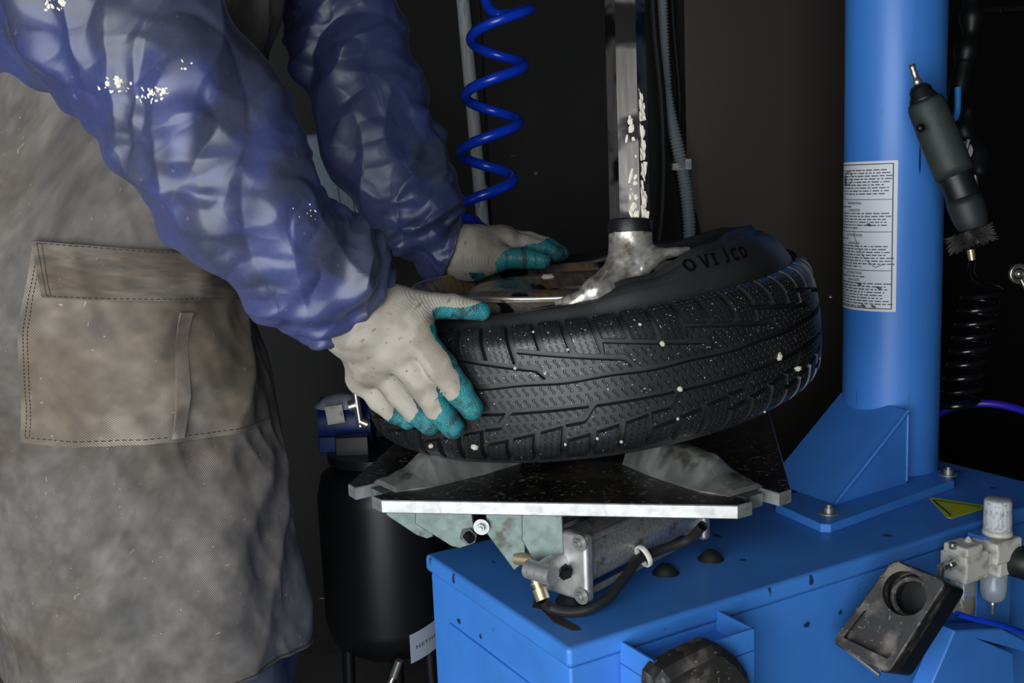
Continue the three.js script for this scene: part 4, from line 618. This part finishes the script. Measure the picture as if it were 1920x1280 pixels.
// ------------------------------------------------------------------ air treatment unit on the cabinet front
{
  const pl0 = c0.clone().addScaledVector(nF, .045), P = (x, y, o = 0) => onPlane(x, y, pl0.clone().addScaledVector(nF, o), nF), up = V(0, 1, 0), k = camera.position.distanceTo(P(1850, 1050)) * .9 / FOC;   // metres per pixel here
  const fr = thing('air_filter_regulator', 'pale grey air filter and regulator with knob, clear bowls and black gauge on blue bracket', 'air regulator', P(1870, 1140).setY(P(1870, 1140).y));
  const a = (name, g, m, label) => part(fr, name, at(fr, g), m, label);
  const bx = (x, y, w, h, d, o = 0, r = .004) => box(w * k * 1.05, h * k, d, 0, 0, 0, r).applyMatrix4(new THREE.Matrix4().makeBasis(dirR, up, nF).setPosition(P(x, y, o)));
  const vert = (x, y0, y1, pts, n = 32) => { const A = P(x, y1), B = P(x, y0); const c = V(A.x, A.y, A.z), d = V(A.x, B.y, A.z); return latheAB(pts.map(([r, h]) => [r * k, h]), c, d, n); };
  const ribs = vert(1870, 935, 992, [[0, 0], [24, 0], [25, .05], [24, .92], [21, 1], [0, 1]], 40); { const p = ribs.attributes.position, c = P(1870, 960); for (let i = 0; i < p.count; i++) { const dx = p.getX(i) - c.x, dz = p.getZ(i) - c.z, t = Math.atan2(dz, dx), s = 1 + .025 * Math.sin(t * 20); p.setX(i, c.x + dx * s); p.setZ(i, c.z + dz * s); } ribs.computeVertexNormals(); }
  a('knob', ribs, M.greyPvc, 'grey ribbed adjusting knob'); a('knob_collar', vert(1870, 990, 1002, [[0, 0], [27, 0], [27, .5], [24, 1], [0, 1]]), M.offWhite);
  a('regulator_body', merge([bx(1868, 1026, 70, 42, .045), bx(1866, 1056, 44, 34, .04)]), M.offWhite);
  a('filter_bowl', vert(1862, 1070, 1128, [[0, 0], [10, .02], [20, .14], [23, .35], [23.5, 1], [0, 1]]), phy({ color: 0xdfe8ea, roughness: .18, transmission: .75, thickness: .004, ior: 1.45 }), 'clear plastic bowl'); a('drain_stub', vert(1861, 1126, 1150, [[0, 0], [4, 0], [4, .6], [6, .65], [6, 1], [0, 1]]), M.chrome);
  a('lubricator_body', merge([bx(1808, 1056, 62, 52, .045), bx(1806, 1030, 46, 26, .04), bx(1848, 1042, 30, 26, .03)]), M.offWhite);
  a('oil_bowl', vert(1804, 1082, 1146, [[0, 0], [21, 0], [22, .1], [22.5, 1], [0, 1]]), phy({ color: 0xd8dedb, roughness: .15, transmission: .8, thickness: .004, ior: 1.45 }), 'clear oil bowl'); a('oil', vert(1804, 1122, 1144, [[0, 0], [18, 0], [19, 1], [0, 1]]), phy({ color: 0x9a7a1c, roughness: .15, transmission: .4, thickness: .01 }), 'yellow oil in the bowl');
  a('sight_dome', vert(1815, 1005, 1034, [[0, 0], [8, 0], [8, .5], [7, .75], [3, .95], [0, 1]]), M.greyPvc); a('filler_screw', vert(1786, 1018, 1028, [[0, 0], [6, 0], [6, 1], [0, 1]], 6), M.zinc);
  a('elbow_fitting', merge([rod(P(1790, 1056, .01), P(1764, 1064, .018), 8 * k, 8 * k, 16), rod(P(1764, 1062, .018), P(1762, 1082, .018), 7 * k, 7 * k, 16), rod(P(1784, 1057, .012), P(1776, 1060, .014), 10 * k, 10 * k, 6)]), M.chrome, 'bright elbow hose fitting');
  const gc = P(1908, 1052, .02), gd = V(.75, -.05, .66).normalize(); a('gauge', latheAB([[0, 0], [18 * k, 0], [30 * k, .2], [31 * k, .95], [28 * k, 1], [0, 1]], gc.clone().addScaledVector(gd, -.018), gc.clone().addScaledVector(gd, .018)), M.blackPlastic, 'round black pressure gauge');
  const face = latheAB([[0, 0], [27 * k, .2], [27 * k, 1], [0, 1]], gc.clone().addScaledVector(gd, .0175), gc.clone().addScaledVector(gd, .019)); a('gauge_face', face, M.offWhite);
  a('bracket', merge([bx(1862, 1090, 100, 215, .004, -.03, .001), bx(1850, 1000, 60, 8, .03, -.015, .002)]), M.blue, 'blue mounting bracket');
  // blue step bracket and thin hose beside it
  single('blue_bracket_arm', plate([[1790, 1182], [1880, 1178], [1924, 1200], [1924, 1222], [1830, 1196], [1900, 1224], [1902, 1290], [1740, 1300]], P(1850, 1200, .012), nF, .03, .002), M.blue, 'blue sheet bracket below the air unit bowls', 'bracket');
  single('air_line', sweep([P(1794, 1150, .03), P(1830, 1160, .035), P(1880, 1172, .04), P(1935, 1192, .04)], .0042, 40, 10), M.hoseBlue, 'thin blue air line below the regulator bowls', 'hose');
  // parts tray: black moulded box with a round cup and a square well, hung askew
  const q0 = c0.clone().addScaledVector(nF, .085), n = V(-.6, .42, .68).normalize(), z = n, x = V(0, 1, 0).cross(z).normalize(), y = z.clone().cross(x), C0 = onPlane(1668, 1155, q0, nF), m = new THREE.Matrix4().makeBasis(x, y, z).setPosition(C0), inv = m.clone().invert();
  const L = (a, b) => { const q = onPlane(a, b, C0, n).applyMatrix4(inv); return [q.x, q.y]; };
  const rr = (pts, r) => { const s = new THREE.Path(), N = pts.length; for (let i = 0; i < N; i++) { const p = new THREE.Vector2(...pts[i]), a = new THREE.Vector2(...pts[(i + N - 1) % N]).sub(p).normalize().multiplyScalar(r).add(p), b = new THREE.Vector2(...pts[(i + 1) % N]).sub(p).normalize().multiplyScalar(r).add(p); i ? s.lineTo(a.x, a.y) : s.moveTo(a.x, a.y); s.quadraticCurveTo(p.x, p.y, b.x, b.y); } s.closePath(); return s; };
  const outer = [[1674, 1046], [1776, 1090], [1664, 1266], [1558, 1204]].map(q => L(...q)), well = [[1620, 1138], [1700, 1186], [1666, 1240], [1575, 1196]].map(q => L(...q)), hc = L(1696, 1112), hr = Math.hypot(L(1742, 1112)[0] - hc[0], L(1742, 1112)[1] - hc[1]);
  const sh = new THREE.Shape(rr(outer, .012).getPoints(6)); const cupH = new THREE.Path(); cupH.absarc(hc[0], hc[1], hr, 0, 7, true); sh.holes.push(cupH, rr(well, .006));
  const tray = thing('parts_tray', 'black moulded tray with round cup and square well hung on the cabinet front', 'tray', C0.clone().add(V(0, -.06, 0)));
  const ta = (name, g, mat, label) => part(tray, name, at(tray, g.applyMatrix4(m)), mat, label);
  ta('shell', new THREE.ExtrudeGeometry(sh, { depth: .030, bevelEnabled: true, bevelSize: .0025, bevelThickness: .0025, bevelOffset: -.0025, bevelSegments: 2, curveSegments: 24 }).translate(0, 0, -.0325), M.blackDirty, 'scuffed dusty rim');
  const sh2 = new THREE.Shape(rr(outer, .012).getPoints(6)); sh2.holes.push(cupH); ta('side_wall', new THREE.ExtrudeGeometry(sh2, { depth: .05, bevelEnabled: false, curveSegments: 24 }).translate(0, 0, -.082), M.blackPlastic); ta('back_wall', new THREE.ExtrudeGeometry(new THREE.Shape(rr(outer, .012).getPoints(6)), { depth: .003, bevelEnabled: false }).translate(0, 0, -.085), M.blackPlastic);
  ta('well_floor', metreUV(new THREE.ExtrudeGeometry(new THREE.Shape(rr(well, .006).getPoints(5)), { depth: .002, bevelEnabled: false }).translate(0, 0, -.018)), M.blackDirty, 'dusty floor of the square well');
  ta('cup_ring', new THREE.TorusGeometry(hr * .8, .004, 10, 40).scale(1, 1, 1).translate(hc[0] + .003, hc[1] - .003, -.022), M.blackDirty);
  ta('hanger', merge([rod(V(outer[3][0] + .01, outer[3][1] - .004, -.03), V(outer[2][0] - .02, outer[2][1] - .004, -.03), .003)]), M.chrome, 'bright wire hanger under the tray');
}
// ------------------------------------------------------------------ air grinder hung on the column, hoses and odds beside it
{
  const D = 1.60, p = (x, y, d = D) => atD(x, y, d), k = D / FOC;
  const gr = thing('air_grinder', 'dark green air grinder with wire cup brush hanging on the blue column', 'air grinder', p(1822, 480));
  const seg = (name, st, mat, label, n = 32) => { const A = p(...st[0][0]), B = p(...st[st.length - 1][0]), L = A.distanceTo(B), ax = B.clone().sub(A).normalize(); part(gr, name, at(gr, orient(lathe([[0, 0], ...st.map(([q, r]) => [r * k, p(...q).sub(A).dot(ax)]), [0, L]], n), A, B)), mat, label); };
  seg('air_nipple', [[[1709, 121], 6], [[1711, 128], 6.5], [[1712, 132], 5], [[1714, 138], 7], [[1716, 143], 5], [[1718, 150], 7], [[1719, 152], 9], [[1722, 161], 9]], M.chrome, 'bright barbed air nipple');
  seg('end_cap', [[[1722, 160], 14], [[1725, 168], 20], [[1728, 176], 21], [[1731, 184], 26], [[1734, 192], 27]], M.blackPlastic);
  seg('body', [[[1733, 188], 30], [[1736, 194], 33], [[1740, 205], 34.5], [[1762, 262], 36], [[1782, 312], 36], [[1790, 328], 35]], std({ map: tex(256, (u, v) => mixc([.15, .185, .175], [.20, .225, .21], tf(u, v, 8, 4, 401)), .1), roughness: .6 }), 'dull dark green grip');
  seg('trigger_pin', [[[1724, 240, 1.575], 8], [[1726, 240, 1.560], 8]], M.blackSteel);
  seg('collar', [[[1788, 324], 32], [[1791, 331], 33], [[1793, 334], 31], [[1803, 362], 30], [[1805, 366], 32], [[1807, 372], 32]], M.blackPlastic);
  seg('nose', [[[1806, 370], 32], [[1812, 384], 33], [[1820, 410], 31], [[1824, 424], 27], [[1828, 434], 20]], std({ color: 0x23292a, roughness: .55 }));
  seg('spindle', [[[1822, 430], 14], [[1824, 438], 15], [[1826, 442], 15]], M.brass);
  { const c = p(1817, 440), ax = p(1832, 480).sub(p(1817, 440)).normalize(), e = ax.clone().cross(V(0, 0, 1)).normalize(), f = ax.clone().cross(e), r = rngOf(55), L = []; for (let i = 0; i < 900; i++) { const t = r() * 6.283, a = .25 + .75 * r(), d = e.clone().multiplyScalar(Math.cos(t)).addScaledVector(f, Math.sin(t)), s = c.clone().addScaledVector(d, 10 * k).addScaledVector(ax, (r() - .5) * 6 * k), q = c.clone().addScaledVector(d, (26 + 20 * r()) * k).addScaledVector(ax, (r() * 34 - 8) * k); L.push(rod(s, q, .0004, .0003, 3)); } const b = part(gr, 'wire_brush', at(gr, merge(L)), std({ color: 0x6f6a66, metalness: .7, roughness: .45 }), 'round brush of grey wire'); b.userData.kind = 'stuff'; part(gr, 'brush_hub', at(gr, rod(c.clone().addScaledVector(ax, -8 * k), c.clone().addScaledVector(ax, 14 * k), 26 * k, 22 * k, 24)), M.blackSteel); }
  single('brass_coupling', rod(p(1820, 468, 1.62), p(1823, 488, 1.62), .006, .005, 12), M.brass, 'brass hose coupling below the wire brush', 'coupling');
  single('tool_hook', merge([sweep([p(1782, 222, 1.70), p(1790, 240, 1.72), p(1800, 262, 1.745), p(1812, 300, 1.745)], .004, 30, 8), sweep([p(1812, 300, 1.745), p(1822, 340, 1.74), p(1826, 400, 1.74), p(1834, 455, 1.74)], .004, 30, 8), sweep([p(1790, 345, 1.745), p(1806, 300, 1.75), p(1816, 262, 1.75)], .004, 30, 8)]), M.zinc, 'bent wire tool hook behind the air grinder', 'hook');
  single('hex_key', sweep([p(1796, 164, 1.76), p(1796, 190, 1.76), p(1794, 215, 1.76), p(1784, 227, 1.755), p(1772, 229, 1.75)], 6.2 * 1.76 / FOC, 40, 6), phy({ color: 0x2f86d8, roughness: .35 }), 'blue hex key hanging beside the column', 'hex key');
  const ig = thing('tyre_inflator', 'black tyre inflator with round dial hanging behind the air grinder', 'inflator', p(1820, 330, 1.80));
  const ia = (n, g, m, l) => part(ig, n, at(ig, g), m, l), b1 = [[p(1806, 245, 1.8), p(1826, 290, 1.8), .016, .022], [p(1826, 290, 1.8), p(1836, 318, 1.8), .022, .014], [p(1815, 210, 1.8), p(1808, 250, 1.8), .009, .014], [p(1800, 285, 1.79), p(1815, 285, 1.8), .02, .02]], [lo, hi] = boundsOf(b1, .015);
  ia('body', nets((x, y, z) => { let d = 1; for (const [a, b, r, s] of b1) d = smin(d, cap(x, y, z, a, b, r, s), .01); return d; }, lo, hi, .003), M.blackPlastic); { const c = p(1803, 285, 1.772), n = V(-.35, .1, 1).normalize(); ia('dial', latheAB([[0, 0], [.019, 0], [.019, .9], [.017, 1], [0, 1]], c, c.clone().addScaledVector(n, .012)), M.blackPlastic); ia('dial_face', latheAB([[0, 0], [.0165, 0], [.0165, 1], [0, 1]], c.clone().addScaledVector(n, .0115), c.clone().addScaledVector(n, .0125)), std({ color: 0xa89aa4, roughness: .4 }), 'pale dial face'); }
  ia('stem', rod(p(1828, 325, 1.8), p(1834, 420, 1.8), .004, .004), M.zinc);
  single('black_air_pipe', sweep([p(1822, -30, 1.95), p(1820, 60, 1.95), p(1812, 95, 1.95), p(1806, 130, 1.95), p(1793, 200, 1.95), p(1790, 260, 1.93)], t => .019 + .004 * Math.cos(t * 30) * (t < .5 ? 1 : .2), 80, 16), M.blackPlastic, 'thick black hose bundle running down behind the column', 'hose');
  single('pipe_clip', merge([box(.10, .012, .02).translate(...p(1880, 18, 2.2).toArray()), rod(p(1876, 18, 2.18), p(1876, 26, 2.18), .006, .006, 6)]), M.blackSteel, 'dark rail with bolt high on the wall beside column', 'rail');
  // black spiral hose, purple hose, eye bolt
  const coil = (A, B, r, turns, sx, ph, squash = 1) => { const pts = [], n = Math.round(turns * 24), ax = B.clone().sub(A); for (let i = 0; i <= n; i++) { const t = i / n, a = ph + t * turns * 6.283; pts.push(A.clone().addScaledVector(ax, t).add(V(Math.cos(a) * r * sx, 0, Math.sin(a) * r))); } return pts; };
  single('spiral_hose', sweep([p(1822, 486, 1.62), p(1822, 515, 1.70), ...coil(p(1842, 545, 1.9), p(1796, 760, 1.9), .026, 8.5, 1.2, 0)], .0058, 520, 10), phy({ color: 0x101013, roughness: .25, clearcoat: .5 }), 'black spiral air hose hanging under the grinder', 'hose');
  single('purple_hose', sweep([p(1742, 800, 2.02), p(1765, 772, 2.0), p(1800, 760, 1.98), p(1850, 756, 1.96), p(1900, 764, 1.95), p(1960, 786, 1.95)], .0078, 60, 12), M.hosePurple, 'purple hose curving out behind the blue column', 'hose');
  { const q = p(1910, 513, 2.1); single('eye_bolt', merge([new THREE.TorusGeometry(.016, .005, 12, 30).translate(q.x, q.y, q.z), new THREE.SphereGeometry(.009, 16, 12).translate(q.x, q.y, q.z), rod(p(1915, 524, 2.1), p(1925, 545, 2.1), .004)]), M.chrome, 'bright round eye bolt on the dark wall', 'bolt'); }
  // blue coiled hose in front of the white pipe
  const bl = coil(atD(942, 12, 1.95), atD(903, 412, 1.95), .052, 3.75, 1.02, -.35);
  single('coiled_air_hose', sweep([atD(900, -60, 1.95), atD(912, 5, 1.95), atD(935, 28, 1.93), ...bl.slice(2), atD(905, 428, 1.93), atD(945, 445, 1.9), atD(980, 456, 1.88)], .0098, 420, 14), M.hoseBlue, 'bright blue coiled air hose hanging before the white pipe', 'hose');
}
// ------------------------------------------------------------------ on the back wall
{
  const zw = ROOM.z0 + .03, w = (x, y, o = 0) => onZ(x, y, zw + o), kw = w(1000, 200).distanceTo(w(1010, 200)) / 10;
  const pipe = thing('wall_pipe', 'pale grey plastic conduit pipe clipped to the dark wall', 'pipe', w(910, 440)); part(pipe, 'tube', at(pipe, rod(w(936, 760), w(852, -180), 12.5 * kw, 12.5 * kw, 24)), M.greyPvc);
  { const a = w(900, 348), b = w(904, 375); part(pipe, 'clip', at(pipe, merge([rod(a, b, 14 * kw, 14 * kw, 20), box(34 * kw, 14 * kw, .012).translate(b.x + .012, (a.y + b.y) / 2, b.z)])), M.greyPvc, 'plastic pipe clip'); }
  const corr = (pts, r, n) => sweep(pts, t => r * (1 + .10 * Math.sign(Math.sin(t * n * 6.283))), n * 6, 16);
  const cc = thing('corrugated_conduit', 'grey corrugated cable conduit sagging down the wall', 'conduit', w(1292, 440, .05));
  part(cc, 'upper_length', at(cc, corr([w(1234, -200, .05), w(1241, 40, .05), w(1244, 100, .05), w(1248, 165, .05)], 11 * kw, 56)), M.greyConduit); part(cc, 'lower_length', at(cc, corr([w(1247, 165, .06), w(1255, 210, .06), w(1268, 265, .06), w(1282, 330, .05), w(1291, 400, .05), w(1294, 480, .05), w(1296, 620, .05), w(1298, 780, .05)], 11.5 * kw, 100)), M.greyConduit);
  part(cc, 'clip', at(cc, merge([box(34 * kw, 13 * kw, .03).translate(...w(1276, 312, .05).toArray()), box(12 * kw, 20 * kw, .03).translate(...w(1289, 308, .055).toArray())])), M.greyPvc, 'grey clip');
  single('black_cable', sweep([w(1214, -200, .10), w(1228, 60, .10), w(1240, 180, .10), w(1245, 300, .10), w(1242, 400, .10), w(1234, 480, .10), w(1226, 620, .10), w(1226, 760, .10)], 8 * kw, 60, 10), M.blackRubber, 'thick black cable hanging beside the mounting bar', 'cable');
  single('thin_cable', sweep([w(1250, -200, .015), w(1264, 60, .015), w(1274, 170, .015), w(1276, 260, .015), w(1288, 350, .015), w(1310, 440, .015), w(1330, 700, .015)], 4 * kw, 60, 8), M.blackRubber, 'thin black cable behind the corrugated conduit', 'cable');
  // pale cabinet edge seen between the arms
  const bc = atD(612, 330, 2.15); single('wall_box', merge([box(.16, .34, .12, 0, 0, 0, .012), box(.012, .30, .008, .058, 0, .062, .002), box(.012, .30, .008, .03, 0, .062, .002)]).rotateZ(.06).translate(bc.x, atD(612, 252, 2.15).y - .17, bc.z), std({ color: 0x93a5b8, roughness: .4 }), 'pale grey blue metal box glimpsed between the arms', 'box');
}
// ------------------------------------------------------------------ compressor behind the worker: black tank, blue motor
{
  const Dp = 1.95, p = (x, y, d = Dp) => atD(x, y, d), k = Dp / FOC;
  const ax = p(722, 1030), top = p(716, 845).y, bot = p(722, 1235).y, R = .118;
  const co = thing('air_compressor', 'black upright air tank with blue pump on top behind the turntable', 'compressor', V(ax.x, 0, ax.z));
  const a = (n, g, m, l) => part(co, n, at(co, g), m, l);
  const mt = std({ color: 0x0f1216, roughness: .4 }), H = top - bot;
  a('tank', lathe([[0, 0], [R * .6, .012], [R * .9, .04], [R, .08], [R, H - .07], [R * .92, H - .03], [R * .6, H - .006], [0, H]], 56).translate(ax.x, bot, ax.z), mt, 'glossy black tank');
  for (let i = 0; i < 3; i++) { const t = i * 2.094 + .5; a('foot', rod(V(ax.x + Math.cos(t) * .10, 0, ax.z + Math.sin(t) * .10), V(ax.x + Math.cos(t) * .085, bot + .06, ax.z + Math.sin(t) * .085), .012), mt); }
  // curved label
  const cv = document.createElement('canvas'); cv.width = 256; cv.height = 256; const c = cv.getContext('2d'); c.fillStyle = '#8d98a8'; c.fillRect(0, 0, 256, 256); c.fillStyle = '#3c4654'; c.font = 'bold 44px sans-serif'; c.save(); c.translate(30, 150); c.fillText('HETHMO', 0, 0); c.restore(); const lt = new THREE.CanvasTexture(cv); lt.colorSpace = THREE.SRGBColorSpace;
  const l0 = p(790, 1180), ly0 = l0.y - 26 * k, ly1 = l0.y + 28 * k; a('label', grid(16, 1, (u, v) => { const t = .42 + u * .75, r = R + .001; return V(ax.x + r * Math.sin(t), lerp(ly0, ly1, v) + u * .02, ax.z + r * Math.cos(t)); }), std({ map: lt, roughness: .5 }), 'pale grey label with dark lettering');
  const fit = p(738, 1268, 1.84); a('drain_valve', merge([rod(fit, fit.clone().add(V(.012, .03, 0)), .008, .007, 12), rod(fit.clone().add(V(-.012, -.02, .01)), fit, .006, .006, 6)]), M.chrome, 'bright drain valve');
  const m0 = p(650, 775, 1.9);
  a('pump_body', merge([rod(p(604, 790, 1.95), p(700, 786, 1.95), 46 * k, 46 * k, 32), box(90 * k, 30 * k, .09).translate(...p(650, 822, 1.95).toArray())]), phy({ color: 0x0c2a66, roughness: .35 }), 'dark blue pump housing');
  a('pump_cover', new THREE.SphereGeometry(46 * k, 28, 14, 0, 6.283, 0, 1.2).scale(1.15, .75, 1).translate(...p(640, 772, 1.94).toArray()), std({ color: 0xb9bfd2, roughness: .4 }), 'pale rounded cover');
  a('name_plate', box(32 * k, 34 * k, .004, 0, 0, 0, .001).rotateZ(.12).translate(...p(628, 777, 1.88).toArray()), M.offWhite, 'pale square plate');
  a('pipe_fittings', merge([rod(p(655, 762, 1.86), p(668, 758, 1.86), 11 * k, 11 * k, 16), rod(p(664, 722, 1.86), p(676, 800, 1.86), 7 * k, 7 * k, 12), new THREE.SphereGeometry(7 * k, 14, 10).translate(...p(672, 735, 1.85).toArray()), rod(p(676, 790, 1.86), p(690, 796, 1.86), 10 * k, 10 * k, 6), new THREE.SphereGeometry(5 * k, 14, 10).translate(...p(664, 705, 1.85).toArray())]), M.chrome, 'bright pipe fittings');
  a('platform', rod(V(ax.x, top - .004, ax.z), V(ax.x, top + .012, ax.z), R * .8, R * .8, 32), mt);
  a('motor_support', box(.06, p(650, 812).y - top + .02, .08).translate(p(670, 820).x, (p(650, 812).y + top) / 2, ax.z), mt);
}
renderer.render(scene, camera);
